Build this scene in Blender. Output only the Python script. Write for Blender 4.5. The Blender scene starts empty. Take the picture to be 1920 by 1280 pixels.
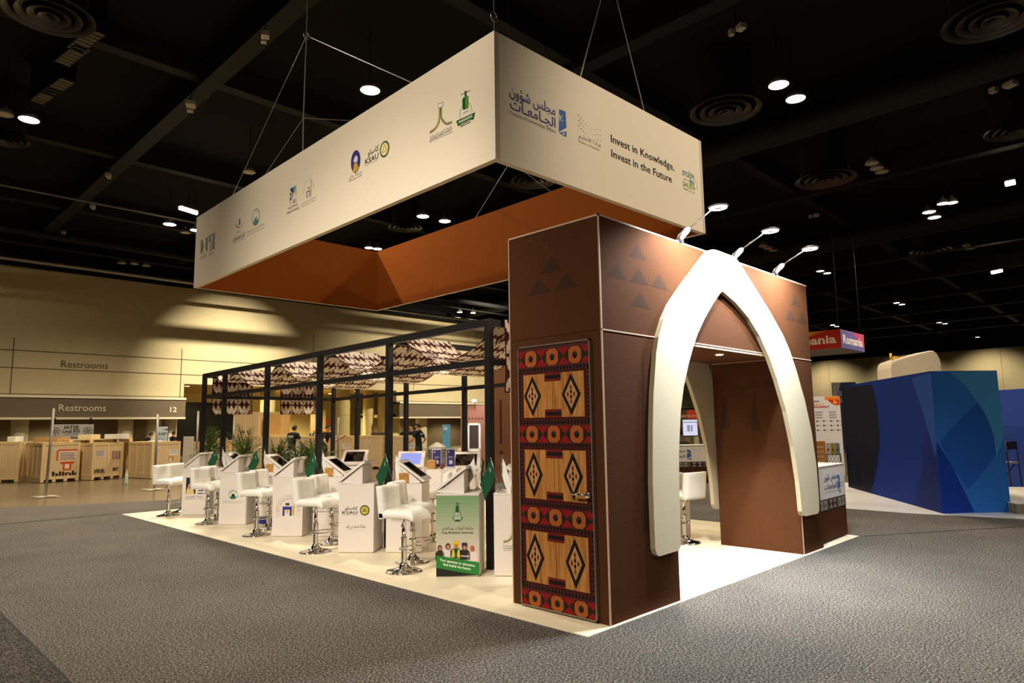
import bpy, bmesh, math, random
import numpy as np
from mathutils import Vector, Matrix
random.seed(7)
S = bpy.context.scene
COL = S.collection
PI = math.pi

# ------------------------------------------------------------------ camera, world, exposure, lights
F, YAW, PITCH, ROLL, CX, CY, EYE = 1264.71, 0.777111, 0.123511, -0.014385, -4.18784, -3.356539, 1.6
fw = np.array([math.cos(PITCH)*math.cos(YAW), math.cos(PITCH)*math.sin(YAW), math.sin(PITCH)])
rt0 = np.array([math.sin(YAW), -math.cos(YAW), 0.0]); up0 = np.cross(rt0, fw)
rt = rt0*math.cos(ROLL)+up0*math.sin(ROLL); up = -rt0*math.sin(ROLL)+up0*math.cos(ROLL)
EYEP = np.array([CX, CY, EYE])
cam = bpy.data.cameras.new('camera'); cam.sensor_width = 36; cam.lens = F*36/1920; cam.clip_end = 400
camo = bpy.data.objects.new('camera', cam); COL.objects.link(camo)
camo.matrix_world = Matrix(((rt[0], up[0], -fw[0], CX), (rt[1], up[1], -fw[1], CY), (rt[2], up[2], -fw[2], EYE), (0, 0, 0, 1)))
S.camera = camo
S.view_settings.view_transform = 'Standard'; S.view_settings.look = 'None'
S.view_settings.exposure = 0.0; S.view_settings.gamma = 1; S.view_settings.use_curve_mapping = False
S.cycles.max_bounces = 6; S.cycles.diffuse_bounces = 3; S.cycles.glossy_bounces = 3
S.cycles.transmission_bounces = 4; S.cycles.sample_clamp_indirect = 4.0; S.cycles.caustics_reflective = False
wd = bpy.data.worlds.new('hall_air'); S.world = wd; wd.use_nodes = True
wd.node_tree.nodes['Background'].inputs[0].default_value = (1.0, 0.86, 0.68, 1)
wd.node_tree.nodes['Background'].inputs[1].default_value = 0.018

def lamp(x, y, z, watts, color=(1, .86, .66), angle=150, blend=.5, rad=.25, aim=None):
    l = bpy.data.lights.new('spot_light', 'SPOT'); l.energy = watts; l.color = color
    l.spot_size = math.radians(angle); l.spot_blend = blend; l.shadow_soft_size = rad
    o = bpy.data.objects.new('spot_light', l); COL.objects.link(o); o.location = (x, y, z)
    if aim is not None:
        o.rotation_euler = (Vector(aim)-Vector((x, y, z))).to_track_quat('-Z', 'Y').to_euler()
    return o
WARM = (1, .83, .60)
# lamps of the hall that the photograph shows overhead
lamp(4.82, 10.38, 9.75, 1500, WARM)
lamp(1.95, 14.1, 10.2, 3600, (1, .87, .70), 120, .5, .14, aim=(1.2, 6.5, 0))
lamp(12.06, 3.07, 9.75, 1500, WARM); lamp(13.11, 3.06, 9.75, 1500, WARM)
lamp(-.92, 18.13, 9.75, 2600, WARM)
lamp(12.15, 17.65, 9.75, 1500, WARM); lamp(13.21, 17.55, 9.75, 1500, WARM)
lamp(5.19, 25.56, 9.75, 2600, WARM); lamp(27.0, 3.2, 9.75, 2400, WARM)
# lamps of the same grid beside and behind the photographer
lamp(-9.5, 5.0, 9.75, 3600, (1, .87, .70), 140)
lamp(-9.5, -4.0, 9.75, 3000, (1, .87, .70), 140)
lamp(4.5, -11.0, 9.75, 1300, (1, .87, .70), 140)
lamp(14.0, -9.0, 9.75, 1000, (1, .87, .70), 140)
# unseen spots added to brighten the hanging header and the stand
lamp(-10.0, 1.0, 9.4, 3600, (1, .88, .72), 40, .7, .15, aim=(.8, 4.6, 5.6))
lamp(8.5, -9.0, 9.4, 4600, (1, .87, .69), 32, .7, .15, aim=(4.6, 1.75, 5.3))
lamp(-7.5, -1.0, 8.8, 2600, (1, .90, .80), 46, .7, .2, aim=(.9, 5.5, .6))
# wall washers under the roof edge
for wx_, wp_, wz_ in ((-2, 450, 10.2), (12.0, 14000, 11.2), (27, 8500, 10.2), (38, 1300, 10.4), (52, 1300, 10.4)):
    lamp(wx_, 26.0, wz_, wp_, (1, .88, .65), 54 if wx_ == 12 else 100, 1.0, .10, aim=(wx_+(.3 if wx_ == 12 else 0), 36, 4.2 if wx_ == 12 else 2.5))
for wy_ in (-6, 3, 11, 19, 28):
    lamp(80.5, wy_, 9.2, 1300, (1, .86, .62), 110, .9, .2, aim=(85, wy_, 3.5))

# ------------------------------------------------------------------ measuring helpers
def ray(px, py): return fw+(px-960)/F*rt-(py-640)/F*up
def on(px, py, ax, val):
    d = ray(px, py); t = (val-EYEP[ax])/d[ax]; return EYEP+d*t
def gnd(px, py, z=0.0): return on(px, py, 2, z)
def dep(px, py, D): return EYEP+ray(px, py)*D

# ------------------------------------------------------------------ materials
def lin(c):
    c = c/255.0
    return c/12.92 if c <= .04045 else ((c+.055)/1.055)**2.4
MATS = {}
def M(key, rgb, rough=.6, metal=0.0, vary=0.0, scale=40, bump=0.0, emit=0.0, coat=0.0, trans=0.0, bscale=None, spec=.35):
    if key in MATS: return MATS[key]
    m = bpy.data.materials.new(key); m.use_nodes = True
    nt = m.node_tree; b = nt.nodes['Principled BSDF']
    c = [lin(v) for v in rgb]
    b.inputs['Base Color'].default_value = (*c, 1); b.inputs['Roughness'].default_value = rough
    b.inputs['Metallic'].default_value = metal; b.inputs['Specular IOR Level'].default_value = spec
    if coat: b.inputs['Coat Weight'].default_value = coat; b.inputs['Coat Roughness'].default_value = .08
    if emit:
        b.inputs['Emission Color'].default_value = (*c, 1); b.inputs['Emission Strength'].default_value = emit
    if vary or bump:
        tc = nt.nodes.new('ShaderNodeTexCoord'); n = nt.nodes.new('ShaderNodeTexNoise')
        n.inputs['Scale'].default_value = scale; n.inputs['Detail'].default_value = 6; n.inputs['Roughness'].default_value = .65
        nt.links.new(tc.outputs['Object'], n.inputs['Vector'])
        if vary:
            r = nt.nodes.new('ShaderNodeValToRGB'); r.color_ramp.elements[0].position = .3; r.color_ramp.elements[1].position = .7
            r.color_ramp.elements[0].color = (*[v*(1-vary) for v in c], 1); r.color_ramp.elements[1].color = (*[min(1, v*(1+vary)) for v in c], 1)
            nt.links.new(n.outputs['Fac'], r.inputs['Fac']); nt.links.new(r.outputs['Color'], b.inputs['Base Color'])
        if bump:
            bp = nt.nodes.new('ShaderNodeBump'); bp.inputs['Strength'].default_value = bump; bp.inputs['Distance'].default_value = .01
            src = n
            if bscale:
                src = nt.nodes.new('ShaderNodeTexNoise'); src.inputs['Scale'].default_value = bscale
                nt.links.new(tc.outputs['Object'], src.inputs['Vector'])
            nt.links.new(src.outputs['Fac'], bp.inputs['Height']); nt.links.new(bp.outputs['Normal'], b.inputs['Normal'])
    if trans:
        tr = nt.nodes.new('ShaderNodeBsdfTranslucent'); tr.inputs['Color'].default_value = (*c, 1)
        mx = nt.nodes.new('ShaderNodeMixShader'); mx.inputs['Fac'].default_value = trans
        out = nt.nodes['Material Output']
        nt.links.new(b.outputs['BSDF'], mx.inputs[1]); nt.links.new(tr.outputs['BSDF'], mx.inputs[2]); nt.links.new(mx.outputs['Shader'], out.inputs['Surface'])
    MATS[key] = m
    return m
def wood(key, rgb, rgb2, rough=.5, scale=(14, 14, .9)):
    if key in MATS: return MATS[key]
    m = bpy.data.materials.new(key); m.use_nodes = True; nt = m.node_tree; b = nt.nodes['Principled BSDF']
    tc = nt.nodes.new('ShaderNodeTexCoord'); mp = nt.nodes.new('ShaderNodeMapping'); mp.inputs['Scale'].default_value = scale
    n = nt.nodes.new('ShaderNodeTexNoise'); n.inputs['Scale'].default_value = 3; n.inputs['Detail'].default_value = 8; n.inputs['Distortion'].default_value = 1.2
    r = nt.nodes.new('ShaderNodeValToRGB'); r.color_ramp.elements[0].position = .35; r.color_ramp.elements[1].position = .65
    r.color_ramp.elements[0].color = (*[lin(v) for v in rgb], 1); r.color_ramp.elements[1].color = (*[lin(v) for v in rgb2], 1)
    nt.links.new(tc.outputs['Object'], mp.inputs['Vector']); nt.links.new(mp.outputs['Vector'], n.inputs['Vector'])
    nt.links.new(n.outputs['Fac'], r.inputs['Fac']); nt.links.new(r.outputs['Color'], b.inputs['Base Color'])
    b.inputs['Roughness'].default_value = rough
    MATS[key] = m
    return m
def ink(r, g, b): return M('print_%02x%02x%02x' % (r, g, b), (r, g, b), .6, spec=.12)

def carpet_mat(name='aisle_carpet', g=1.0):
    m = bpy.data.materials.new(name); m.use_nodes = True; nt = m.node_tree; b = nt.nodes['Principled BSDF']
    tc = nt.nodes.new('ShaderNodeTexCoord')
    n1 = nt.nodes.new('ShaderNodeTexNoise'); n1.inputs['Scale'].default_value = 64; n1.inputs['Detail'].default_value = 4; n1.inputs['Roughness'].default_value = .8
    n2 = nt.nodes.new('ShaderNodeTexNoise'); n2.inputs['Scale'].default_value = 1.1; n2.inputs['Detail'].default_value = 5
    r1 = nt.nodes.new('ShaderNodeValToRGB'); e = r1.color_ramp.elements
    e[0].position = .38; e[0].color = (.012, .011, .011, 1); e[1].position = .64; e[1].color = (.36, .325, .285, 1)
    e2 = r1.color_ramp.elements.new(.5); e2.color = (.075, .069, .062, 1)
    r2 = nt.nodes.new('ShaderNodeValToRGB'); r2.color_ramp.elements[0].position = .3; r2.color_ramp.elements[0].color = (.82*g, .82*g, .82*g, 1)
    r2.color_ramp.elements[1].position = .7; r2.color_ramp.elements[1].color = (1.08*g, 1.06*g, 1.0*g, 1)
    mx = nt.nodes.new('ShaderNodeMix'); mx.data_type = 'RGBA'; mx.blend_type = 'MULTIPLY'; mx.inputs[0].default_value = 1
    nt.links.new(tc.outputs['Object'], n1.inputs['Vector']); nt.links.new(tc.outputs['Object'], n2.inputs['Vector'])
    nt.links.new(n1.outputs['Fac'], r1.inputs['Fac']); nt.links.new(n2.outputs['Fac'], r2.inputs['Fac'])
    nt.links.new(r1.outputs['Color'], mx.inputs[6]); nt.links.new(r2.outputs['Color'], mx.inputs[7])
    nt.links.new(mx.outputs[2], b.inputs['Base Color'])
    bp = nt.nodes.new('ShaderNodeBump'); bp.inputs['Strength'].default_value = .25; bp.inputs['Distance'].default_value = .01
    nt.links.new(n1.outputs['Fac'], bp.inputs['Height']); nt.links.new(bp.outputs['Normal'], b.inputs['Normal'])
    b.inputs['Roughness'].default_value = .95; b.inputs['Specular IOR Level'].default_value = .1
    return m
CARPET = carpet_mat(); CARPET2 = carpet_mat('dark_carpet', .55)
WHITE = M('white_laminate', (233, 225, 217), .45)
LEATHER = M('white_leather', (250, 247, 236), .42, coat=.05)
CHROME = M('chrome', (225, 222, 218), .08, 1.0)
STEEL = M('brushed_steel', (176, 174, 170), .3, 1.0)
BLACKM = M('black_metal', (24, 22, 21), .42)
BROWN = M('brown_stucco', (78, 47, 28), .9, vary=.2, scale=70, bump=.35, bscale=110, spec=.06)
BROWND = M('dark_brown_motif', (62, 43, 33), .9, spec=.05, vary=.12, scale=120, bump=.3, bscale=150)
RUST = M('rust_fabric', (116, 60, 18), .9, vary=.06, scale=90, spec=.02)
SIGNW = M('header_white_fabric', (240, 226, 200), .8, vary=.02, scale=60)
SEAM = M('pale_seam_strip', (196, 165, 140), .6)
ARCHW = M('white_arch_panel', (216, 202, 174), .45)
BEIGE = M('beige_wall_panel', (205, 190, 150), .8, vary=.05, scale=1.3)
TAUPE = M('taupe_fascia', (112, 98, 78), .7, vary=.03, scale=2)
CREAM = M('cream_trim', (232, 222, 192), .6)
BLACKC = M('black_ceiling_paint', (12, 11, 10), .9, vary=.2, scale=1.5, spec=.2)
DUCTC = M('black_duct_paint', (13, 12, 11), .7, spec=.3)
DARK = M('dark_void', (16, 15, 14), .8)
SCREEN = M('glass_screen', (10, 8, 8), .06, spec=.8)
VINYL = M('cream_vinyl', (240, 228, 198), .42, vary=.035, scale=2.2)
CONC = M('sealed_concrete', (112, 99, 78), .24, vary=.14, scale=1.7)
PLY = wood('plywood', (200, 172, 128), (216, 190, 148), .6)
PLY2 = wood('pine_batten', (206, 178, 124), (224, 198, 148), .6)
CARD = M('cardboard', (186, 150, 100), .8, vary=.05, scale=8)
PAPER = M('white_paper', (236, 234, 228), .7)
SKIN = M('skin', (196, 142, 112), .5)
BLACKCLOTH = M('black_cotton', (24, 23, 24), .85)
HAIR = M('dark_hair', (30, 22, 18), .6)
GLOWW = M('lamp_glow', (255, 236, 200), .4, emit=40)
GLOWC = M('cool_lamp_glow', (225, 245, 255), .4, emit=18)
GLOWS = M('downlight_glow', (255, 226, 160), .4, emit=8)
LEAF = M('palm_leaf', (74, 92, 42), .45, vary=.3, scale=9)
GOLDW = M('gold_weave', (190, 138, 66), .45, .15, vary=.6, scale=70, bump=.6)
GREENF = M('green_flag_cloth', (18, 84, 52), .75)
WHITEF = M('white_flag_cloth', (236, 234, 228), .75)

# ------------------------------------------------------------------ mesh builder
class MB:
    def __init__(s): s.V = []; s.Fc = []; s.Mi = []
    def add(s, vs, fs, mi=0):
        b = len(s.V); s.V.extend(tuple(map(float, v)) for v in vs)
        for f in fs: s.Fc.append(tuple(b+i for i in f)); s.Mi.append(mi)
        return s
    def box(s, x0, x1, y0, y1, z0, z1, mi=0):
        v = [(x, y, z) for z in (z0, z1) for y in (y0, y1) for x in (x0, x1)]
        return s.add(v, [(0, 2, 3, 1), (4, 5, 7, 6), (0, 1, 5, 4), (2, 6, 7, 3), (0, 4, 6, 2), (1, 3, 7, 5)], mi)
    def obox(s, c, ax, ay, az, hx, hy, hz, mi=0):
        c, ax, ay, az = map(np.array, (c, ax, ay, az))
        v = [c+ax*hx*i+ay*hy*j+az*hz*k for k in (-1, 1) for j in (-1, 1) for i in (-1, 1)]
        return s.add(v, [(0, 2, 3, 1), (4, 5, 7, 6), (0, 1, 5, 4), (2, 6, 7, 3), (0, 4, 6, 2), (1, 3, 7, 5)], mi)
    def bar(s, p, q, w, h=None, mi=0):
        p, q = np.array(p, float), np.array(q, float); d = q-p; L = np.linalg.norm(d); d = d/L
        ref = np.array([0, 0, 1.]) if abs(d[2]) < .9 else np.array([1., 0, 0])
        a = np.cross(d, ref); a /= np.linalg.norm(a); b = np.cross(a, d)
        return s.obox((p+q)/2, d, a, b, L/2, w/2, (h or w)/2, mi)
    def tube(s, pts, r, n=8, mi=0, caps=True):
        pts = [np.array(p, float) for p in pts]; rs = r if isinstance(r, (list, tuple)) else [r]*len(pts)
        vs = []; pa = None
        for i, p in enumerate(pts):
            d = pts[min(i+1, len(pts)-1)]-pts[max(i-1, 0)]; d = d/(np.linalg.norm(d)+1e-12)
            if pa is None:
                ref = np.array([0, 0, 1.]) if abs(d[2]) < .9 else np.array([1., 0, 0]); a = np.cross(d, ref)
            else: a = pa-d*(pa@d)
            a /= np.linalg.norm(a)+1e-12; pa = a; b = np.cross(d, a)
            vs += [p+(a*math.cos(t)+b*math.sin(t))*rs[i] for t in np.linspace(0, 2*PI, n, endpoint=False)]
        fs = [(i*n+j, i*n+(j+1) % n, (i+1)*n+(j+1) % n, (i+1)*n+j) for i in range(len(pts)-1) for j in range(n)]
        if caps: fs += [tuple(range(n-1, -1, -1)), tuple((len(pts)-1)*n+j for j in range(n))]
        return s.add(vs, fs, mi)
    def lathe(s, prof, c=(0, 0, 0), n=24, mi=0):
        vs = [(c[0]+r*math.cos(t), c[1]+r*math.sin(t), c[2]+z) for r, z in prof for t in np.linspace(0, 2*PI, n, endpoint=False)]
        fs = [(i*n+j, i*n+(j+1) % n, (i+1)*n+(j+1) % n, (i+1)*n+j) for i in range(len(prof)-1) for j in range(n)]
        return s.add(vs, fs, mi)
    def ell(s, c, r, n=14, m=8, mi=0):
        prof = [(math.cos(t), math.sin(t)) for t in np.linspace(-PI/2, PI/2, m+1)]
        vs = [(c[0]+r[0]*a*math.cos(t), c[1]+r[1]*a*math.sin(t), c[2]+r[2]*b) for a, b in prof for t in np.linspace(0, 2*PI, n, endpoint=False)]
        fs = [(i*n+j, i*n+(j+1) % n, (i+1)*n+(j+1) % n, (i+1)*n+j) for i in range(m) for j in range(n)]
        return s.add(vs, fs, mi)
    def prism(s, poly, O, U, V, N, t, mi=0, mis=None):
        O, U, V, N = map(lambda a: np.array(a, float), (O, U, V, N)); n = len(poly)
        a = [O+U*u+V*v for u, v in poly]; vs = a+[p+N*t for p in a]
        s.add(vs, [tuple(range(n-1, -1, -1)), tuple(range(n, 2*n))], mi)
        b = len(s.V)-2*n
        for i in range(n):
            j = (i+1) % n; s.Fc.append((b+i, b+j, b+n+j, b+n+i)); s.Mi.append(mi if mis is None else mis)
        return s
    def build(s, name, mats, parent=None, smooth=False, bevel=0, off=None, subsurf=0, segs=2):
        me = bpy.data.meshes.new(name); V = s.V
        if off is not None: V = [(v[0]-off[0], v[1]-off[1], v[2]-off[2]) for v in V]
        me.from_pydata(V, [], s.Fc); me.polygons.foreach_set('material_index', s.Mi)
        for m in (mats if isinstance(mats, (list, tuple)) else [mats]): me.materials.append(m)
        if smooth: me.polygons.foreach_set('use_smooth', [True]*len(s.Fc))
        me.update()
        o = bpy.data.objects.new(name, me); COL.objects.link(o)
        if parent is not None: o.parent = parent
        if bevel:
            b = o.modifiers.new('bevel', 'BEVEL'); b.width = bevel; b.segments = segs; b.limit_method = 'ANGLE'; b.angle_limit = .6
            b.harden_normals = False
        if subsurf:
            b = o.modifiers.new('subsurf', 'SUBSURF'); b.levels = subsurf; b.render_levels = subsurf
        return o
def tag(o, label=None, cat=None, group=None, kind=None):
    if label: o['label'] = label
    if cat: o['category'] = cat
    if group: o['group'] = group
    if kind: o['kind'] = kind
    return o
def thing(name, label, cat, loc=(0, 0, 0), rz=0, group=None):
    o = bpy.data.objects.new(name, None); COL.objects.link(o); o.empty_display_size = .1
    o.location = tuple(map(float, loc)); o.rotation_euler = (0, 0, rz)
    return tag(o, label, cat, group)
def struct(name, mb, mats, bevel=0): return tag(mb.build(name, mats, bevel=bevel), kind='structure')
def dup(root, loc, rz, label=None, group=None):
    r = root.copy(); COL.objects.link(r); r.location = tuple(map(float, loc)); r.rotation_euler = (0, 0, rz)
    if label: r['label'] = label
    if group: r['group'] = group
    for ch in list(root.children):
        if ch.name.startswith('front_print'): continue      # each kiosk carries its own print
        c = ch.copy(); COL.objects.link(c); c.parent = r
        for g in list(ch.children):
            d = g.copy(); COL.objects.link(d); d.parent = c
    return r

# ------------------------------------------------------------------ lettering and flat print
ARF = {'ء': (0xFE80, 1), 'آ': (0xFE81, 2), 'أ': (0xFE83, 2), 'ؤ': (0xFE85, 2), 'إ': (0xFE87, 2), 'ئ': (0xFE89, 4), 'ا': (0xFE8D, 2), 'ب': (0xFE8F, 4),
       'ة': (0xFE93, 2), 'ت': (0xFE95, 4), 'ث': (0xFE99, 4), 'ج': (0xFE9D, 4), 'ح': (0xFEA1, 4), 'خ': (0xFEA5, 4), 'د': (0xFEA9, 2), 'ذ': (0xFEAB, 2),
       'ر': (0xFEAD, 2), 'ز': (0xFEAF, 2), 'س': (0xFEB1, 4), 'ش': (0xFEB5, 4), 'ص': (0xFEB9, 4), 'ض': (0xFEBD, 4), 'ط': (0xFEC1, 4), 'ظ': (0xFEC5, 4),
       'ع': (0xFEC9, 4), 'غ': (0xFECD, 4), 'ف': (0xFED1, 4), 'ق': (0xFED5, 4), 'ك': (0xFED9, 4), 'ل': (0xFEDD, 4), 'م': (0xFEE1, 4), 'ن': (0xFEE5, 4),
       'ه': (0xFEE9, 4), 'و': (0xFEED, 2), 'ى': (0xFEEF, 2), 'ي': (0xFEF1, 4), 'ـ': (0x640, 9)}
def arabic(t):
    out = []; i = 0
    def joins_next(c): return c in ARF and ARF[c][1] >= 4
    while i < len(t):
        c = t[i]
        if c not in ARF: out.append(c); i += 1; continue
        prev = i > 0 and joins_next(t[i-1])
        if c == 'ل' and i+1 < len(t) and t[i+1] == 'ا':
            out.append(chr(0xFEFC if prev else 0xFEFB)); i += 2; continue
        base, k = ARF[c]
        nxt = k >= 4 and i+1 < len(t) and t[i+1] in ARF and ARF[t[i+1]][1] >= 2
        if k == 9: out.append(c)
        elif k == 1: out.append(chr(base))
        else: out.append(chr(base+(3 if prev and nxt else 2 if nxt else 1 if prev else 0)))
        i += 1
    return ''.join(reversed(out))
GL = {}
def glyphs(body, bold=0.0):
    k = (body, bold)
    if k not in GL:
        t = arabic(body) if any(c in ARF for c in body) else body
        c = bpy.data.curves.new('lettering', 'FONT'); c.body = t; c.resolution_u = 2; c.offset = bold; c.fill_mode = 'FRONT'
        o = bpy.data.objects.new('lettering', c); COL.objects.link(o)
        dg = bpy.context.evaluated_depsgraph_get(); me = bpy.data.meshes.new_from_object(o.evaluated_get(dg))
        vs = [(v.co.x, v.co.y) for v in me.vertices]; fs = [tuple(p.vertices) for p in me.polygons]
        bpy.data.objects.remove(o); bpy.data.curves.remove(c); bpy.data.meshes.remove(me)
        x0 = min(v[0] for v in vs); x1 = max(v[0] for v in vs); y0 = min(v[1] for v in vs); y1 = max(v[1] for v in vs)
        GL[k] = (vs, fs, x0, x1, y0, y1)
    return GL[k]
class Print:
    """flat ink on one face: O corner, U along, V up, in metres"""
    def __init__(s, O, U, V=(0, 0, 1), lift=.0012):
        s.O = np.array(O, float); s.U = np.array(U, float); s.U /= np.linalg.norm(s.U); s.V = np.array(V, float); s.V /= np.linalg.norm(s.V)
        s.N = np.cross(s.U, s.V); s.mb = MB(); s.mats = []; s.lift = lift
    def mi(s, m):
        if m not in s.mats: s.mats.append(m)
        return s.mats.index(m)
    def px(s, x, y):
        d = ray(x, y); t = ((s.O-EYEP)@s.N)/(d@s.N); p = EYEP+d*t-s.O; return p@s.U, p@s.V
    def P(s, u, v, lay): return s.O+s.U*u+s.V*v+s.N*s.lift*(1+lay)
    def poly(s, pts, m, lay=0): s.mb.add([s.P(u, v, lay) for u, v in pts], [tuple(range(len(pts)))], s.mi(m)); return s
    def ppoly(s, pts, m, lay=0): return s.poly([s.px(*p) for p in pts], m, lay)
    def rect(s, u0, u1, v0, v1, m, lay=0): return s.poly([(u0, v0), (u1, v0), (u1, v1), (u0, v1)], m, lay)
    def disc(s, u, v, r, m, lay=0, ry=None, n=28): return s.poly([(u+r*math.cos(t), v+(ry or r)*math.sin(t)) for t in np.linspace(0, 2*PI, n, endpoint=False)], m, lay)
    def ring(s, u, v, r0, r1, m, lay=0, a0=0, a1=2*PI, n=36, sy=1):
        ts = np.linspace(a0, a1, n+1)
        for a, b in zip(ts[:-1], ts[1:]):
            s.poly([(u+r0*math.cos(a), v+sy*r0*math.sin(a)), (u+r1*math.cos(a), v+sy*r1*math.sin(a)), (u+r1*math.cos(b), v+sy*r1*math.sin(b)), (u+r0*math.cos(b), v+sy*r0*math.sin(b))], m, lay)
        return s
    def line(s, a, b, w, m, lay=0):
        a, b = np.array(a, float), np.array(b, float); d = b-a; d /= np.linalg.norm(d)+1e-9; q = np.array([-d[1], d[0]])*w/2
        return s.poly([a-q, b-q, b+q, a+q], m, lay)
    def path(s, pts, w, m, lay=0):
        for a, b in zip(pts[:-1], pts[1:]): s.line(a, b, w, m, lay)
        return s
    def text(s, body, u, v, h, m, w=None, lay=1, bold=0.0, align='l', slope=0.0):
        vs, fs, x0, x1, y0, y1 = glyphs(body, bold)
        sy = h/.7; sx = sy if w is None else w/(x1-x0); W = (x1-x0)*sx
        u -= W/2 if align == 'c' else W if align == 'r' else 0
        s.mb.add([s.P(u+(x-x0)*sx, v+y*sy+slope*(x-x0)*sx, lay) for x, y in vs], fs, s.mi(m)); return s
    def ptext(s, body, a, b, hpx, m, lay=1, bold=0.0):
        """baseline from pixel a to pixel b on this face"""
        ua, va = s.px(*a); ub, vb = s.px(*b); _, vt = s.px(a[0], a[1]-hpx)
        return s.text(body, ua, (va+vb)/2, vt-va, m, ub-ua, lay, bold)
    def build(s, name, parent=None, off=None): return s.mb.build(name, s.mats, parent, off=off)
def cv(pts, ox, oy, s): return [(ox+x/s, oy+y/s) for x, y in pts]

# ================================================================== SETTING
YW, XW, ZC, ZT = 36.0, 85.0, 11.6, 9.55
mb = MB(); mb.add([(-60, -60, -.012), (XW, -60, -.012), (XW, YW+14, -.012), (-60, YW+14, -.012)], [(0, 1, 2, 3)])
struct('floor', mb, CONC)
mb = MB(); mb.prism([(-60, -60), (XW, -60), (XW, 15), (9, 13.6), (4.95, 12.0), (1.78, 13.4), (-1.39, 14.84), (-60, 41)], (0, 0, -.01), (1, 0, 0), (0, 1, 0), (0, 0, 1), .01)
tag(mb.build('aisle_carpet', CARPET), kind='structure')
# thin darker carpet area over the first, edged by a seam line
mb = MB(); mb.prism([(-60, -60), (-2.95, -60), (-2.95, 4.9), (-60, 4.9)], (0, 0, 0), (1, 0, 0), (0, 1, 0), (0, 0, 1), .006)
tag(mb.build('carpet_dark_area', CARPET2), kind='structure')
mb = MB(); mb.box(-60, .0, 11.56, 11.575, 0, .004); mb.box(-60, -2.935, 4.9, 4.91, 0, .006); mb.box(-2.955, -2.94, -60, 4.9, 0, .0075); mb.bar((6.1, -.05, .001), (13, -4.4, .001), .02, .004)
tag(mb.build('carpet_seam', DARK), kind='structure')

# back wall: upper panels run the whole length, piers and fascia below
XA, XB = 9.75, 24.1           # opening between the two fascias
mb = MB(); mb.box(-60, XA, YW, YW+1.2, 3.3, ZT); mb.box(XB, XW, YW, YW+1.2, 3.3, ZT); mb.box(XA, XB, YW, YW+1.2, 4.15, ZT)
struct('wall_back', mb, BEIGE)
mb = MB()
for z in (4.66, 5.5): mb.box(-60, XW, YW-.012, YW, z-.025, z+.025)
for z in (3.42,): mb.box(-60, XA, YW-.012, YW, z-.02, z+.02); mb.box(XB, XW, YW-.012, YW, z-.02, z+.02)
for x in (-6.5, 1.9, 9.55): mb.box(x-.025, x+.025, YW-.012, YW, 3.35, 6.1)
for x in (17.6, 25.6): mb.box(x-.02, x+.02, YW-.012, YW, 4.2, 7.6)
struct('trim_joints', mb, TAUPE)
mb = MB()
for x0, x1 in ((-60, XA), (XB, XW)): mb.box(x0, x1, YW-.35, YW+.4, 2.3, 3.3)
struct('wall_fascia', mb, TAUPE)
mb = MB()
for x0, x1 in ((-60, XA), (XB, XW)): mb.box(x0, x1, YW-.42, YW+.4, 3.24, 3.36); mb.box(x0, x1, YW-.42, YW+.4, 2.2, 2.3)
struct('trim_fascia', mb, CREAM)
# recess behind: lower wall, soffit, columns
mb = MB(); mb.box(-60, XA-.3, YW+4.2, YW+4.5, 0, 2.6); mb.box(XB, XW, YW+4.2, YW+4.5, 0, 2.6)
struct('wall_recess', mb, TAUPE)
mb = MB(); mb.box(-60, XA, YW, YW+4.5, 2.3, 2.5); mb.box(XB, XW, YW, YW+4.5, 2.3, 2.5)
struct('ceiling_recess', mb, BEIGE)
mb = MB(); mb.box(XA, XB+2, YW+1, YW+13, 4.3, 4.5); struct('ceiling_lobby', mb, M('lobby_soffit', (196, 168, 104), .8))
mb = MB(); mb.box(XA, XB+7, YW+12.6, YW+13, 0, 4.4); struct('wall_lobby', mb, M('lobby_wall', (214, 196, 140), .8))
mb = MB(); mb.box(XA-.1, 14.9, YW+5.5, YW+5.8, 0, 3.35); struct('door_1', mb, M('rolled_shutter', (20, 19, 18), .5))
mb = MB(); mb.box(16.2, 20.2, YW+12.3, YW+12.6, 0, 2.5); struct('door_2', mb, M('dark_lobby_door', (70, 62, 52), .6))
mb = MB(); mb.box(22.0, 23.2, YW+8, YW+8.2, 0, 3.0, 0); struct('door_3', mb, M('grey_lobby_door', (110, 96, 70), .6))
for i, (cx_, w_) in enumerate(((2.5, .36), (7.14, .36), (8.55, .37), (9.35, .36), (26.9, .42))):
    mb = MB(); mb.lathe([(w_, 0), (w_, 2.3)], (cx_, YW+.75, 0)); struct('column', mb, M('column_plaster', (205, 192, 156), .7))
for cx_, cy_, w_, h_ in ((20.75, YW+1.6, .52, 4.3), (24.6, YW+1.6, .8, 4.3), (15.3, YW+1.4, .45, 4.3), (23.4, YW+2.4, .4, 4.3)):
    mb = MB(); mb.lathe([(w_, 0), (w_, .65), (w_-.02, .66), (w_-.02, .7), (w_, .71), (w_, 2.35), (w_-.02, 2.36), (w_-.02, 2.42), (w_, 2.43), (w_, h_)], (cx_, cy_, 0)); struct('column', mb, M('column_lobby', (208, 190, 130), .6))
# right wall
mb = MB(); mb.box(XW, XW+.6, -60, YW+1, 0, 9.2); struct('wall_right', mb, BEIGE)
mb = MB()
for y in range(-8, 36, 6): mb.box(XW-.02, XW, y-.03, y+.03, 0, 9.2)
mb.box(XW-.02, XW, -60, YW, 4.4, 4.46); struct('trim_right', mb, M('wall_joint', (170, 152, 112), .8))
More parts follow.
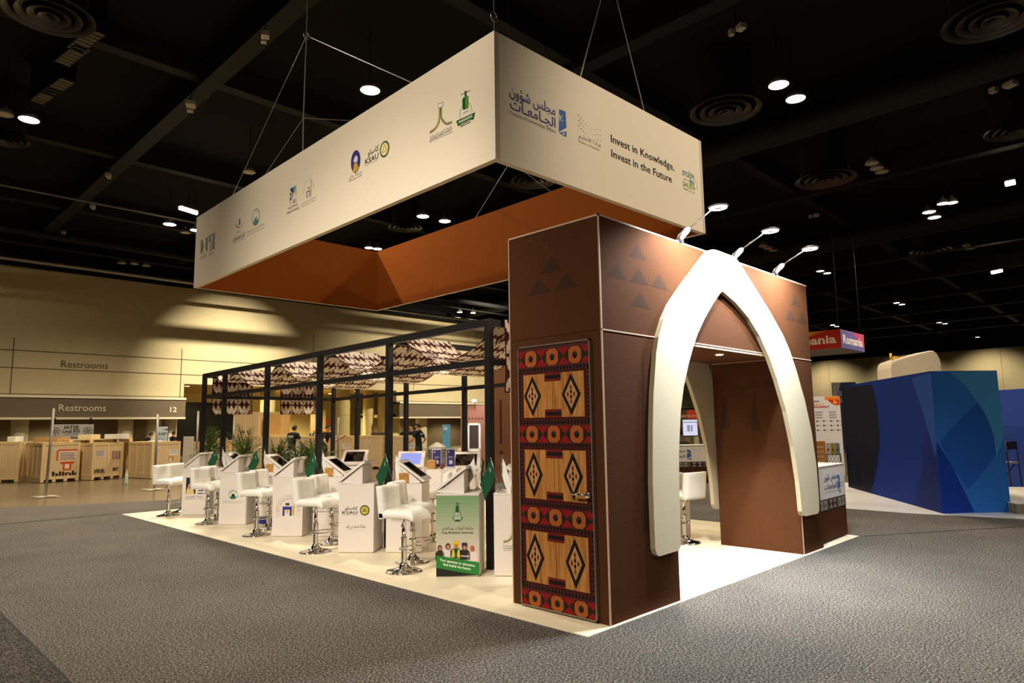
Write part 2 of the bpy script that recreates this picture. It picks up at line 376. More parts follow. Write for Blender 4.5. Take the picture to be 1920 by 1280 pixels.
# ceiling, bulkheads, beams, ducts
mb = MB(); mb.box(-60, XW+1, -60, YW+2, ZC, ZC+.2); mb.box(-60, XW, YW+.1, YW+1.2, ZT, ZC); mb.box(XW, XW+.6, -60, YW, 9.2, ZC); struct('ceiling', mb, BLACKC)
mb = MB(); mb.box(-60, XW, YW-.5, YW-.3, ZT-.05, ZT+.55); struct('trim_roof_edge', mb, BLACKC)
for k, x in enumerate((-5.2, 2.4, 9.0, 16.2, 23.5, 31, 38.5, 46, 54, 62, 70, 78)):
    mb = MB(); mb.box(x-.22, x+.22, -60, YW-.5, 10.75, ZC); struct('ceiling_beam', mb, DUCTC)
for k, y in enumerate((-3.5, 7.2, 14.6, 22.0, 29.5)):
    mb = MB(); mb.box(-60, XW, y-.18, y+.18, 10.95, ZC); struct('ceiling_beam', mb, DUCTC)
for k, (x, r_) in enumerate(((15.5, .38), (30.0, .45))):
    mb = MB(); mb.tube([(x, -50, 10.3), (x, YW-1, 10.3)], r_, 18); tag(mb.build('air_duct', DUCTC, smooth=True), kind='structure')
for k, y in enumerate((24.6, 33.4)):
    mb = MB(); mb.tube([(-50, y, 10.0 if k == 0 else 9.35), (XW-1, y, 10.0 if k == 0 else 9.35)], .045 if k == 0 else .09, 8); tag(mb.build('ceiling_conduit', M('grey_conduit', (96, 94, 90), .4, .6) if k == 0 else M('pale_conduit', (150, 146, 138), .4, .5)), kind='structure')
for k, (y, z, r_) in enumerate(((29.5, 9.72, .15), (30.1, 9.35, .05))):  # pipes added under the roof to cast shadow bands on the back wall
    mb = MB(); mb.tube([(-50, y, z), (60, y, z)], r_, 12); tag(mb.build('shadow_pipe', DUCTC, smooth=True), kind='structure')

# lettering on the back wall
p = Print((0, YW-.005, 0), (1, 0, 0), lift=.01); p.ptext('Restrooms', (114, 688.5), (202, 691), 12.5, M('bronze_letter', (76, 66, 50), .5))
tag(p.build('wall_lettering'), 'dark bronze word Restrooms on the pale upper wall panels', 'sign')
p = Print((0, YW-.36, 0), (1, 0, 0), lift=.01); p.ptext('Restrooms', (110, 769), (198, 771.5), 13, CREAM)
tag(p.build('fascia_lettering'), 'cream word Restrooms on the taupe fascia band', 'sign')
p = Print((0, YW-.36, 0), (1, 0, 0), lift=.01); p.ptext('12', (318.5, 772), (331, 772.5), 9.5, CREAM, bold=.02)
tag(p.build('bay_number'), 'cream number 12 at the end of the taupe fascia', 'sign')

# ================================================================== BOOTH FLOOR
FZ = .006
mb = MB(); mb.prism([(0, 0), (6.06, 0), (6.06, 11.1), (3.1, 11.35), (0, 11.4)], (0, 0, 0), (1, 0, 0), (0, 1, 0), (0, 0, 1), FZ)
tag(mb.build('booth_floor', VINYL), 'cream vinyl floor laid under the whole exhibition stand', 'booth floor')

# ================================================================== GATE TOWER WITH ARCH
TX, TY, TW, TD, TH = .3305, .0331, 4.507, 1.0793, 3.3826
W1, W2, LZ = 1.0543, 3.8896, 2.385
T0 = (TX, TY, FZ)
tw = thing('gate_tower', 'brown textured gate tower with a patterned door and pointed white arch', 'exhibition gate', T0)
x1, x2, x3 = TX+W1, TX+W2, TX+TW; yb = TY+TD
mb = MB(); mb.box(TX, x1, TY, yb, FZ, LZ); mb.build('pillar', BROWN, tw, off=T0)
mb = MB(); mb.box(x2, x3, TY, yb, FZ, LZ); mb.build('pillar', BROWN, tw, off=T0)
mb = MB(); mb.box(TX, x3, TY, yb, LZ+.004, TH); mb.build('lintel', BROWN, tw, off=T0)
mb = MB(); e = .006
for z in (LZ,): mb.box(TX-e, x3+e, TY-e, TY+.01, z-.004, z+.008)
mb.box(TX-e, x3+e, TY-e, TY+.008, TH-.012, TH+.004); mb.box(TX-e, TX+.01, TY-e, yb, TH-.012, TH+.004)
mb.box(TX-e, TX+.006, TY-e, TY+.006, FZ, TH); mb.box(x1-.012, x2+.012, TY-.002, TY+.016, LZ-.03, LZ-.003); mb.box(x2-.006, x2+.002, TY, yb, LZ-.012, LZ); mb.box(x2-e, x2+.004, TY-.004, TY+.004, FZ, LZ)
mb.box(TX-e, TX+.004, yb-.006, yb+.004, FZ, TH)
mb.build('seam_strip', SEAM, tw, off=T0)
# printed tone-on-tone motifs
pf = Print((TX, TY, 0), (1, 0, 0))
for t in ([(355, 363), (300, 455), (425, 492)], [(213, 500), (142, 590), (278, 622)], [(365, 538), (308, 630), (440, 660)], [(510, 573), (456, 665), (575, 695)], [(375, 706), (313, 797), (442, 826)],
          [(1468, 722), (1442, 800), (1506, 812)], [(1436, 825), (1404, 898), (1475, 913)], [(1520, 848), (1480, 915), (1556, 945)]):
    pf.ppoly(cv(t, 1100, 360, 3.765), BROWND)
pf.ppoly([(1205, 655), (1203, 1001), (1228, 996)], BROWND)
pf.build('front_motif', tw, off=T0)
pl_ = Print((TX, yb, 0), (0, -1, 0))
for t in ([(447, 428), (340, 610), (565, 562)], [(320, 655), (215, 825), (440, 778)], [(592, 600), (475, 778), (712, 722)]): pl_.ppoly(cv(t, 950, 400, 5.333), BROWND)
for x, y in ((43, 405), (75, 355), (112, 388), (184, 368), (218, 318), (257, 350), (332, 328), (370, 275), (407, 312), (484, 290), (522, 235), (563, 268), (642, 245), (682, 186), (725, 222), (808, 200), (850, 142), (893, 176)):
    pl_.ppoly(cv([(x-9, y+6), (x+9, y+6), (x, y-11)], 950, 400, 5.333), ink(48, 26, 18))
pl_.build('side_motif', tw, off=T0)
pi = Print((x2, yb, 0), (0, -1, 0))
for k in range(3):
    a = [(1370+(25+165*k)/5.82, 640+(515-10*k)/5.82), (1370+(80+165*k)/5.82, 640+(440-10*k)/5.82), (1370+(140+165*k)/5.82, 640+(510-10*k)/5.82)]; pi.ppoly(a, BROWND)
for t in ([(255, 580), (220, 960), (325, 960)], [(590, 620), (565, 960), (680, 960)], [(-70, 600), (-110, 960), (-5, 960)]): pi.ppoly(cv(t, 1370, 640, 5.82), BROWND)
pi.build('inner_motif', tw, off=T0)
# white pointed arch, front and back
ARCH = [(1.309, .461), (.993, .455), (.95, .475), (.931, .521), (.929, .727), (.931, 1.098), (.964, 1.55), (.999, 1.86), (1.071, 2.238), (1.122, 2.384), (1.225, 2.56), (1.348, 2.71), (1.486, 2.835), (1.631, 2.96), (1.866, 3.15), (2.088, 3.329), (2.14, 3.366), (2.2, 3.395), (2.3, 3.41), (2.62, 3.408), (2.72, 3.398), (2.801, 3.375), (2.878, 3.329), (3.139, 3.156), (3.547, 2.891), (3.874, 2.646), (4.055, 2.461), (4.23, 2.204), (4.423, 1.852), (4.572, 1.455), (4.648, 1.06), (4.66, .63), (4.641, .49), (4.6, .46), (4.565, .456), (4.213, .463), (4.13, .48), (4.1, .53), (4.09, .678), (4.07, .883), (3.985, 1.299), (3.835, 1.717), (3.635, 2.083), (3.471, 2.321), (3.246, 2.565), (2.982, 2.753), (2.692, 2.89), (2.441, 2.968), (2.402, 2.978), (2.363, 2.963), (2.179, 2.817), (1.986, 2.64), (1.831, 2.469), (1.736, 2.335), (1.624, 2.148), (1.522, 1.938), (1.448, 1.706), (1.383, 1.319), (1.362, .974), (1.352, .6), (1.35, .5)]
ARMID = M('arch_edge', (196, 180, 146), .5)
mb = MB(); mb.prism(ARCH, (0, TY-.002, 0), (1, 0, 0), (0, 0, 1), (0, -1, 0), .05, 0, 1); mb.build('arch_panel', [ARCHW, ARMID], tw, off=T0)
mb = MB(); mb.prism(ARCH, (0, yb+.055, 0), (1, 0, 0), (0, 0, 1), (0, -1, 0), .05, 0, 1); mb.build('arch_panel', [ARCHW, ARMID], tw, off=T0)
# door
dy0, dy1, dz1 = .992, .143, 2.318
dr = MB(); dr.box(TX-.022, TX-.002, dy1+.012, dy0-.012, .03, dz1-.012, 0); dro = dr.build('door', M('door_base', (70, 22, 18), .5), tw, off=T0)
mb = MB()
for a in ((TX-.03, TX-.001, dy1, dy1+.014, .02, dz1), (TX-.03, TX-.001, dy0-.014, dy0, .02, dz1), (TX-.03, TX-.001, dy1, dy0, dz1-.014, dz1), (TX-.03, TX-.001, dy1, dy0, .018, .03)): mb.box(*a)
mb.build('door_frame', M('aluminium_frame', (150, 138, 124), .35, .7), tw, off=T0)
pd = Print((TX-.022, dy0-.014, .03), (0, -1, 0)); DW = dy0-dy1-.028; k = DW/.836
RED = ink(132, 22, 26); DKR = ink(66, 20, 18); OLV = ink(36, 33, 22); TER = ink(158, 84, 38); BLK = ink(28, 22, 22); TAN = ink(206, 160, 104)
OAK = wood('door_oak', (150, 94, 38), (190, 132, 64), .45, (9, 9, .8))
def band(v0, v1, clip=None):
    pd.rect(0, DW, v0, v1, RED); h = v1-v0; m = (v0+v1)/2
    xs = [DW*(.185+.315*i) for i in range(3)]
    for b in [DW*.0275]+[(xs[i]+xs[i+1])/2 for i in range(2)]+[DW*.972]:
        pass
    for x in xs:
        w = .158*DW
        pd.poly([(x-w, m), (x-w*.45, v1), (x+w*.45, v1), (x+w, m), (x+w*.45, v0), (x-w*.45, v0)], OLV, 1)
        a, b = .085*DW, h*.5; pd.poly([(x-a, m-b*.6), (x-a*.55, m-b), (x+a*.55, m-b), (x+a, m-b*.6), (x+a, m+b*.6), (x+a*.55, m+b), (x-a*.55, m+b), (x-a, m+b*.6)], TER, 2)
    for x in (0, DW): pass
    pd.poly([(0, m+h*.2), (.03*DW, m), (0, m-h*.2)], OLV, 1); pd.poly([(DW, m+h*.3), (DW*.96, m), (DW, m-h*.3)], OLV, 1)
    return [(x, m) for x in xs]
def teeth(v, d):
    n = 22
    for i in range(n):
        x = DW*(i+.5)/n; pd.poly([(x-.016, v), (x+.016, v), (x, v+d)], BLK, 1)
HT = dz1-.03-.03
studs = []
bz = [(HT-.165, HT-.018), (1.415, 1.56), (.705, .845), (.0, .125)]
for a, b in bz: studs += band(a, b)
pz = [(1.60, HT-.2), (.885, 1.385), (.165, .675)]
pd2 = pd
for (a, b) in pz:
    pd.rect(.035, DW-.035, a+.02, b-.02, DKR, 0)
    teeth(a-.02, .045); teeth(b+.02, -.045)
    for s_ in (0, 1):
        n = 13
        for i in range(n):
            z = a+(b-a)*(i+.5)/n; u = 0 if s_ == 0 else DW; d = .035 if s_ == 0 else -.035
            pd.poly([(u, z-.014), (u, z+.014), (u+d, z)], BLK, 1)
    u0, u1 = .055, DW-.06
    pd.rect(u0, u1, a+.035, b-.035, OAK, 1)
    for f in (.24, .5, .77): pd.rect(u0+(u1-u0)*f-.0025, u0+(u1-u0)*f+.0025, a+.035, b-.035, ink(92, 52, 22), 2)
    for v0, v1 in ((b-.105, b-.03), (a+.03, a+.105)):
        pd.rect(DW/2-.095, DW/2+.095, v0, v1, ink(104, 30, 22), 3); pd.rect(DW/2-.09, DW/2+.095, v0+.022, v1-.022, BLK, 4)
    zc = (a+b)/2
    for cx_ in (.185*DW+.015, .755*DW):
        hw, hh = .128*DW/.836*.836, (b-a)*.40
        dia = lambda f, c=(cx_, zc): [(c[0]-hw*f, c[1]), (c[0], c[1]-hh*f), (c[0]+hw*f, c[1]), (c[0], c[1]+hh*f)]
        pd.poly(dia(1), BLK, 3); pd.poly(dia(.68), TAN, 4)
        for i in range(-3, 4):
            f = i/3.5*.68
            for sg in (1, -1):
                g_ = .68-abs(f)
                A = (cx_+hw*(f-.34+abs(f)*0), zc); 
                s0 = np.array([cx_+hw*(.68+f)/2, zc+sg*hh*(.68-f)/2*-1+0]); s1 = np.array([cx_-hw*(.68-f)/2, zc+sg*hh*(.68+f)/2])
                pd.line(s0, s1, .0022, ink(90, 56, 36), 5)
        for du, dv, m_ in ((0, .34, ink(128, 34, 20)), (0, -.34, ink(150, 62, 22)), (-.34, 0, ink(128, 34, 20)), (.34, 0, ink(128, 34, 20)), (0, .12, BLK), (0, -.12, BLK)):
            c = (cx_+hw*du, zc+hh*dv); pd.poly([(c[0]-hw*.13, c[1]), (c[0], c[1]-hh*.13), (c[0]+hw*.13, c[1]), (c[0], c[1]+hh*.13)], m_, 6)
o = pd.build('painted_pattern', dro, off=T0)
for (u, v) in studs:
    c = pd.P(u, v, 2); mb = MB(); mb.ell(c, (.012, .027, .03 if v > .1 else .028), 16, 8); mb.build('stud', ink(34, 32, 34), dro, True, off=T0)
mb = MB(); hy = .205; mb.tube([(TX-.024, hy, 1.02), (TX-.034, hy, 1.02)], .027, 18); mb.tube([(TX-.03, hy, 1.02), (TX-.075, hy, 1.02), (TX-.08, hy+.015, 1.02), (TX-.08, hy+.135, 1.022)], .010, 10)
mb.build('door_handle', CHROME, dro, True, off=T0)
# downlight in the passage ceiling
mb = MB(); c = (3.11, .42, LZ); mb.lathe([(.0, -.004), (.045, -.004)], c, 20, 1); mb.lathe([(.045, -.006), (.06, -.006), (.06, 0)], c, 20, 0); mb.build('downlight', [STEEL, M('downlight_disc', (255, 240, 210), .4, emit=30)], tw, off=T0)
lamp(3.0, .45, LZ-.02, 330, (1, .97, .93), 96, .6, .05)
lamp(2.2, .5, LZ-.02, 200, (1, .97, .93), 96, .6, .05)

# three arm lights on the tower
armlabels = ['leftmost of the three chrome arm lights on top of the brown gate tower', 'middle chrome arm light standing above the peak of the white arch', 'rightmost of the three chrome arm lights on top of the brown gate tower']
for i, x in enumerate((1.66, 2.80, 3.88)):
    L0 = (x, TY+.03, TH+.002); a = thing('arm_light', armlabels[i], 'arm light', L0, 0, 'arm lights on the gate tower')
    xe = x-.08
    mb = MB(); mb.box(x-.05, x+.05, TY, TY+.07, TH+.002, TH+.02); mb.box(x-.03, x+.03, TY-.03, TY+.02, TH-.0, TH+.03); mb.build('clamp', STEEL, a, off=L0)
    mb = MB(); mb.tube([(x, TY+.03, TH+.01), (x-.008, TY-.02, TH+.05), (x-.02, TY-.1, TH+.10), (x-.025, TY-.13, TH+.115)], [.018, .034, .03, .012], 12); mb.build('driver_case', M('silver_plastic', (205, 205, 205), .3, .3), a, True, off=L0)
    h = np.array([xe, TY-.47, TH+.235]); mb = MB(); mb.tube([(x-.025, TY-.13, TH+.115), h+np.array([0, .08, -.02])], .008, 10); mb.build('arm', STEEL, a, True, off=L0)
    mb = MB(); mb.ell(h, (.085, .10, .02), 20, 8); mb.build('lamp_head', M('silver_plastic', (205, 205, 205), .3, .3), a, True, off=L0)
    mb = MB(); mb.add([(h[0]+.07*math.cos(t), h[1]+.083*math.sin(t), h[2]-.0185) for t in np.linspace(0, 2*PI, 20, endpoint=False)], [tuple(range(19, -1, -1))]); mb.build('lens', GLOWC, a, off=L0)
    lamp(h[0], h[1], h[2]-.03, 560, (.88, .95, 1), 150, .5, .06, aim=(x, TY+.05, 2.3))

# ================================================================== HANGING HEADER
SY = -.022064; SO = np.array([.785, 1.7484, 0]); SA, SB, Z0, Z1 = 4.458, 9.237, 4.517, 6.026
av = np.array([math.cos(SY), math.sin(SY), 0]); bv = np.array([-av[1], av[0], 0])
H0 = tuple(SO+np.array([0, 0, Z0])); hd = thing('hanging_header', 'white rectangular hanging sign ring with rust inner faces above the stand', 'hanging sign', H0)
TK = .075
def wallpanel(p, q, nin, name='sign_panel'):
    mb = MB(); o1 = [np.append(p[:2], z) for z in (Z0, Z1)]; o2 = [np.append(q[:2], z) for z in (Z0, Z1)]; n = nin*TK
    d = (q-p)/np.linalg.norm(q-p)
    v = [o1[0], o2[0], o2[1], o1[1], o1[0]+n, o2[0]+n, o2[1]+n, o1[1]+n]
    mb.add(v, [(0, 1, 2, 3)], 0); mb.add(v, [(4, 7, 6, 5)], 1)
    for f in ((0, 4, 5, 1), (3, 2, 6, 7), (0, 3, 7, 4), (1, 5, 6, 2)): mb.add(v, [f], 2)
    return mb.build(name, [SIGNW, RUST, M('header_edge', (205, 190, 165), .7)], hd, off=H0)
c00 = SO; c10 = SO+av*SA; c01 = SO+bv*SB; c11 = SO+av*SA+bv*SB
left = wallpanel(c01, c00, av); front = wallpanel(c00+av*TK, c10-av*TK, bv); wallpanel(c10, c11, -av); wallpanel(c11-av*TK, c01+av*TK, -bv)
# ---- front print
p = Print(c00, av); NAVY = ink(58, 62, 132); BLU = ink(66, 104, 170); GRY = ink(104, 112, 106); BLACK = ink(26, 22, 20)
p.ptext('مجلس شؤون', (955, 182), (1041, 213), 19, NAVY, bold=.012); p.ptext('الجـامعـات', (956, 206), (1041.5, 236), 19, NAVY, bold=.012)
p.ptext("Council of Universities' Affairs", (955, 214), (1042, 249), 6.5, ink(120, 116, 110))
def councilmark(p, f, lay=0):
    p.poly(f([(988, 500), (1085, 535), (1100, 548), (1115, 820), (985, 890)]), BLU, lay); p.poly(f([(1115, 880), (1115, 975), (1090, 972), (985, 905)]), BLU, lay)
    for q in ([(985, 650), (985, 580), (1010, 610)], [(985, 655), (1065, 590), (1020, 650)], [(985, 662), (1050, 655), (1010, 672)], [(985, 665), (1095, 712), (1020, 692)], [(985, 668), (1050, 780), (1000, 700)], [(1040, 918), (1085, 905), (1080, 950)]): p.poly(f(q), SIGNW, lay+1)
councilmark(p, lambda q: [p.px(*a) for a in cv(q, 940, 150, 9.145)])
def ministrydots(p, u, v, w, m1, m2):
    r = w/52
    for i in range(11):
        for j in range(3):
            x = i/10; y = -.42*x+.1*math.sin(x*9) if i < 6 else -.42*.5+.10*math.sin(i*.6)+.0
            rr = r*(1.25-.16*i if i < 6 else .45+.1*(i-5))
            p.disc(u+w*x, v-w*.16*j+w*(.12-.5*x if i < 6 else -.2+.3*math.sin((i-5)/5*1.6)*.6), max(rr, r*.3), m1 if i < 6 else m2, n=8)
uA, vA = p.px(1085, 224); uB, _ = p.px(1125.5, 245); ministrydots(p, uA, vA, uB-uA, ink(40, 92, 80), ink(92, 128, 92))
p.ptext('وزارة التعليم', (1085, 258.5), (1126, 274), 7, ink(128, 128, 108)); p.ptext('Ministry of Education', (1085, 267), (1125, 282.5), 4, ink(150, 146, 126))
p.ptext('Invest in Knowledge,', (1145.3, 265.5), (1264, 320.5), 14.3, BLACK, bold=.012); p.ptext('Invest in the Future', (1146.2, 293.2), (1259.6, 343.4), 14.3, BLACK, bold=.012)
p.ptext('STUDY', (1279.3, 328.5), (1302, 337), 8.5, ink(62, 122, 116), bold=.02); p.ptext('IN', (1293.5, 344.6), (1301, 347.8), 8.5, ink(48, 120, 122), bold=.02); p.ptext('SAUDI', (1279.8, 348.4), (1302, 356.2), 8.5, ink(126, 164, 62), bold=.02)
p.ptext('ادرس في السعودية', (1280, 353.5), (1302, 362.2), 4, ink(70, 70, 60))
p.path([p.px(*a) for a in cv([(1450, 870), (1475, 838), (1510, 850), (1540, 885), (1580, 985), (1622, 1075), (1618, 1125), (1590, 1140), (1560, 1125)], 1130, 230, 9.145)], .012, ink(196, 186, 70)); p.path([p.px(*a) for a in cv([(1380, 960), (1440, 985), (1490, 1005)], 1130, 230, 9.145)], .008, ink(70, 70, 60))
p.build('front_print', front, off=H0)
# ---- left print
p = Print(c01, -bv)
def f1(q): return cv(q, 790, 160, 10.667)
KH = ink(176, 170, 108); KH2 = ink(150, 146, 86)
for off_, m_ in ((0, KH2), (14, KH), (28, ink(204, 196, 140))):
    p.path([p.px(*a) for a in f1([(380-off_, 450), (380-off_, 640), (360-off_, 740), (320-off_, 830), (250-off_*.3, 905-off_), (170, 955-off_)])], .02, m_)
    p.path([p.px(*a) for a in f1([(392+off_*.5, 450), (392+off_*.5, 630), (420+off_*.5, 710-off_), (470+off_*.5, 765-off_), (530, 780-off_), (615, 745-off_)])], .02, m_)
p.ppoly(f1([(345, 358), (385, 372), (385, 450), (345, 438)]), ink(250, 246, 236), 2); p.ppoly(f1([(387, 372), (437, 325), (437, 402), (387, 450)]), ink(244, 240, 226), 2)
p.path([p.px(*a) for a in f1([(345, 358), (385, 372), (437, 325), (437, 402), (387, 450), (345, 438), (345, 358)])], .006, ink(120, 116, 96), 3)
p.ptext('جامعة الحدود الشمالية', (806, 258.4), (847.7, 239.7), 4.2, GRY); p.ptext('NORTHERN BORDER UNIVERSITY', (806, 263.6), (848.6, 243.6), 2.8, GRY, bold=.02)
p.line(p.px(805.5, 266.4), p.px(849.5, 246.4), .007, GRY)
def kau(p, f, G1, G2, G3):
    p.poly(f([(822, 285), (850, 240), (882, 235), (882, 480), (828, 500)]), G1, 1); p.poly(f([(882, 230), (900, 205), (945, 215), (945, 450), (882, 480)]), G2, 1)
    p.poly(f([(870, 235), (865, 120), (905, 110), (908, 215)]), G1, 1); p.line(*f([(790, 195), (985, 98)]), .006, G3, 2)
    p.poly(f([(820, 520), (850, 480), (870, 505), (960, 450), (955, 545), (820, 595)]), ink(246, 240, 226), 2); p.line(*f([(840, 560), (945, 505)]), .012, ink(120, 130, 110), 3)
    p.path(f([(775, 680), (770, 560), (800, 450), (825, 410)]), .006, G3); p.path(f([(950, 345), (990, 400), (1010, 470), (1010, 540)]), .006, G3)
    p.poly(f([(700, 715), (1080, 538), (1045, 685), (960, 690), (820, 760), (740, 822)]), G1, 2); p.line(*f([(750, 745), (1030, 610)]), .03, ink(170, 190, 160), 3)
    for d in (0, 34): p.path(f([(790, 815+d*.5), (860, 760+d), (930, 725+d), (985, 712+d*.8)]), .007, G1, 2)
kau(p, lambda q: [p.px(*a) for a in f1(q)], ink(30, 84, 44), ink(96, 140, 50), ink(70, 100, 60))
def f2(q): return [p.px(*a) for a in cv(q, 640, 250, 12.8)]
ell_ = lambda cx, cy, rx, ry, tilt: [(cx+rx*math.cos(t)+ry*math.sin(t)*tilt, cy-ry*math.sin(t)-rx*math.cos(t)*.42) for t in np.linspace(0, 2*PI, 30, endpoint=False)]
p.poly(f2(ell_(345, 675, 115, 270, 0)), ink(66, 56, 116), 0)
p.poly(f2([(350, 520), (395, 570), (395, 650), (365, 690), (310, 705), (295, 650), (320, 580)]), ink(214, 212, 236), 1)
p.poly(f2([(305, 735), (385, 695), (400, 800), (432, 795), (400, 860), (360, 915), (310, 935), (268, 905), (290, 870)]), ink(206, 160, 52), 1)
p.ptext('جامعة حائل', (654.5, 336), (679, 323), 5, GRY); p.ptext('University of Hail', (654.2, 341.5), (678.5, 329.6), 4, ink(130, 126, 118))
p.ptext('كاساو', (690, 291), (710.5, 282), 10, ink(44, 46, 40), bold=.01); p.ptext('KSAU', (684.8, 308.3), (709.7, 296), 9.5, ink(44, 46, 40), bold=.015); p.ptext('KING SAUD UNIVERSITY', (685.5, 312), (709.5, 299.5), 1.6, GRY)
p.poly(f2(ell_(1040, 378, 115, 195, 0)), ink(56, 72, 40), 0); p.poly(f2(ell_(1040, 378, 96, 165, 0)), ink(140, 150, 100), 1); p.poly(f2(ell_(1040, 378, 84, 146, 0)), ink(236, 226, 168), 2)
for q in ([(1045, 265), (1100, 400), (985, 470)],): p.path(f2(q+[q[0]]), .014, ink(206, 168, 96), 3)
def f3(q): return [p.px(*a) for a in cv(q, 520, 320, 12.8)]
p.poly(f3([(310, 440), (375, 395), (400, 510), (345, 690), (305, 720)]), ink(46, 44, 112), 1); p.poly(f3([(375, 395), (460, 355), (425, 480), (400, 510)]), ink(86, 150, 204), 1); p.poly(f3([(460, 400), (460, 620), (415, 505)]), ink(196, 204, 66), 1)
p.path(f3([(312, 490), (372, 568), (318, 622), (350, 655)]), .022, SIGNW, 2); p.poly(f3([(320, 720), (330, 740), (305, 825)]), ink(66, 60, 96), 1)
p.ptext('BU', (550, 381.8), (555.6, 379), 8, ink(52, 50, 66)); p.ptext('جامعة الباحة', (540.3, 393), (558.7, 384), 5, ink(70, 66, 78)); p.ptext('Al-Baha University', (537.6, 402), (561, 391.2), 5, ink(70, 66, 78))
p.poly(f3([(705, 500), (785, 458), (785, 635), (768, 640), (768, 490), (722, 515), (722, 650), (705, 660)]), ink(92, 80, 140), 1); p.poly(f3([(800, 300), (820, 290), (820, 600), (800, 610)]), ink(190, 176, 90), 0); p.line(*f3([(815, 220), (815, 300)]), .012, ink(130, 120, 70)); p.poly(f3([(730, 400), (775, 385), (765, 430), (735, 440)]), ink(120, 116, 110))
for i in range(16):
    t = PI*1.15*i/15-.15; c = (750, 420); p.line(*f3([(c[0]+100*math.cos(t), c[1]-170*math.sin(t)-42*math.cos(t)), (c[0]+135*math.cos(t), c[1]-235*math.sin(t)-60*math.cos(t))]), .006, ink(170, 160, 120))
p.ptext('الجامعة الإسلامية بالمدينة المنورة', (565, 384.5), (592, 370.3), 3, ink(140, 136, 120)); p.ptext('Islamic University of Madinah', (565, 389), (592, 375.5), 2.2, ink(160, 154, 136))
def f4(q): return [p.px(*a) for a in cv(q, 360, 370, 9.847)]
e4 = lambda cx, cy, rx, ry: [(cx+rx*math.cos(t), cy-ry*math.sin(t)-rx*math.cos(t)*.5) for t in np.linspace(0, 2*PI, 30, endpoint=False)]
p.poly(f4(e4(1180, 362, 70, 155)), ink(84, 118, 112), 0); p.poly(f4(e4(1180, 362, 60, 138)), SIGNW, 1); p.poly(f4([(1120, 470), (1150, 440), (1165, 380), (1200, 350), (1205, 420), (1240, 410), (1210, 490), (1165, 510)]), ink(56, 116, 122), 2); p.path(f4([(1150, 300), (1180, 240), (1215, 280)]), .008, ink(90, 120, 120), 2)
p.ptext('جامعة الإمام محمد بن سعود الإسلامية', (462, 437), (496, 421), 3, ink(140, 140, 130)); p.ptext('Imam Mohammad Ibn Saud Islamic University', (462, 443), (496, 426.5), 2, ink(160, 156, 140))
p.poly(f4([(870, 395), (890, 382), (895, 500), (860, 520)]), ink(66, 66, 120), 1)
for i in range(10):
    t0, t1 = PI*1.0+i*.3, PI*1.0+(i+1)*.3; m_ = ink(186, 40, 40) if i < 5 else ink(180, 176, 160)
    q = lambda t: (878+72*math.cos(t), 470-80*math.sin(t+0)*1.0-70*math.cos(t)*.3)
    p.line(*f4([q(t0), q(t1)]), .03 if i < 5 else .014, m_)
p.ptext('BMC', (444.5, 438.5), (452, 433.5), 4, ink(150, 146, 140)); p.ptext('كلية البترجي الطبية', (437, 449.5), (459, 438), 4, ink(70, 70, 96)); p.ptext('BATTERJEE MEDICAL COLLEGE', (437, 454), (459, 442), 2.6, ink(70, 70, 96), bold=.02); p.line(p.px(437.5, 457), p.px(459, 446), .008, GRY)
GD = ink(36, 76, 40)
for q in ([(165, 785), (210, 800), (205, 850), (215, 880), (205, 960), (160, 1050)], [(295, 715), (250, 770), (258, 830), (245, 880), (262, 985), (280, 990)]): p.poly(f4(q), GD, 1)
for y in (830, 880, 930): p.line(*f4([(170, y), (205, y+10)]), .012, ink(120, 150, 90), 2); p.line(*f4([(255, y-10), (288, y-40)]), .012, ink(120, 150, 90), 2)
p.path(f4([(195, 1020), (230, 1025), (240, 1010)]), .012, ink(190, 60, 50), 1)
p.ptext('جامعة طيبة', (376.5, 484), (388, 477), 3.2, GRY); p.ptext('Taibah University', (376.5, 487), (388, 480.5), 2.2, GRY)
p.poly(f4([(318, 705), (425, 648), (412, 800), (395, 805), (375, 760), (345, 800), (312, 830)]), ink(48, 38, 84), 1); p.poly(f4(e4(368, 745, 20, 40)), ink(214, 200, 214), 2); p.poly(f4([(345, 800), (385, 770), (395, 880), (385, 960), (310, 1000)]), ink(206, 176, 150), 1); p.path(f4([(335, 820), (340, 900), (360, 970)]), .02, ink(130, 80, 60), 2)
for y in (840, 890, 940): p.line(*f4([(378, y), (415, y-16)]), .04, BLACK, 2)
p.ptext('جامعة الفيصل', (391.5, 477), (401.5, 471), 3.2, GRY); p.ptext('Alfaisal University', (391.5, 480.5), (401.5, 474.5), 2.2, GRY)
p.build('side_print', left, off=H0)

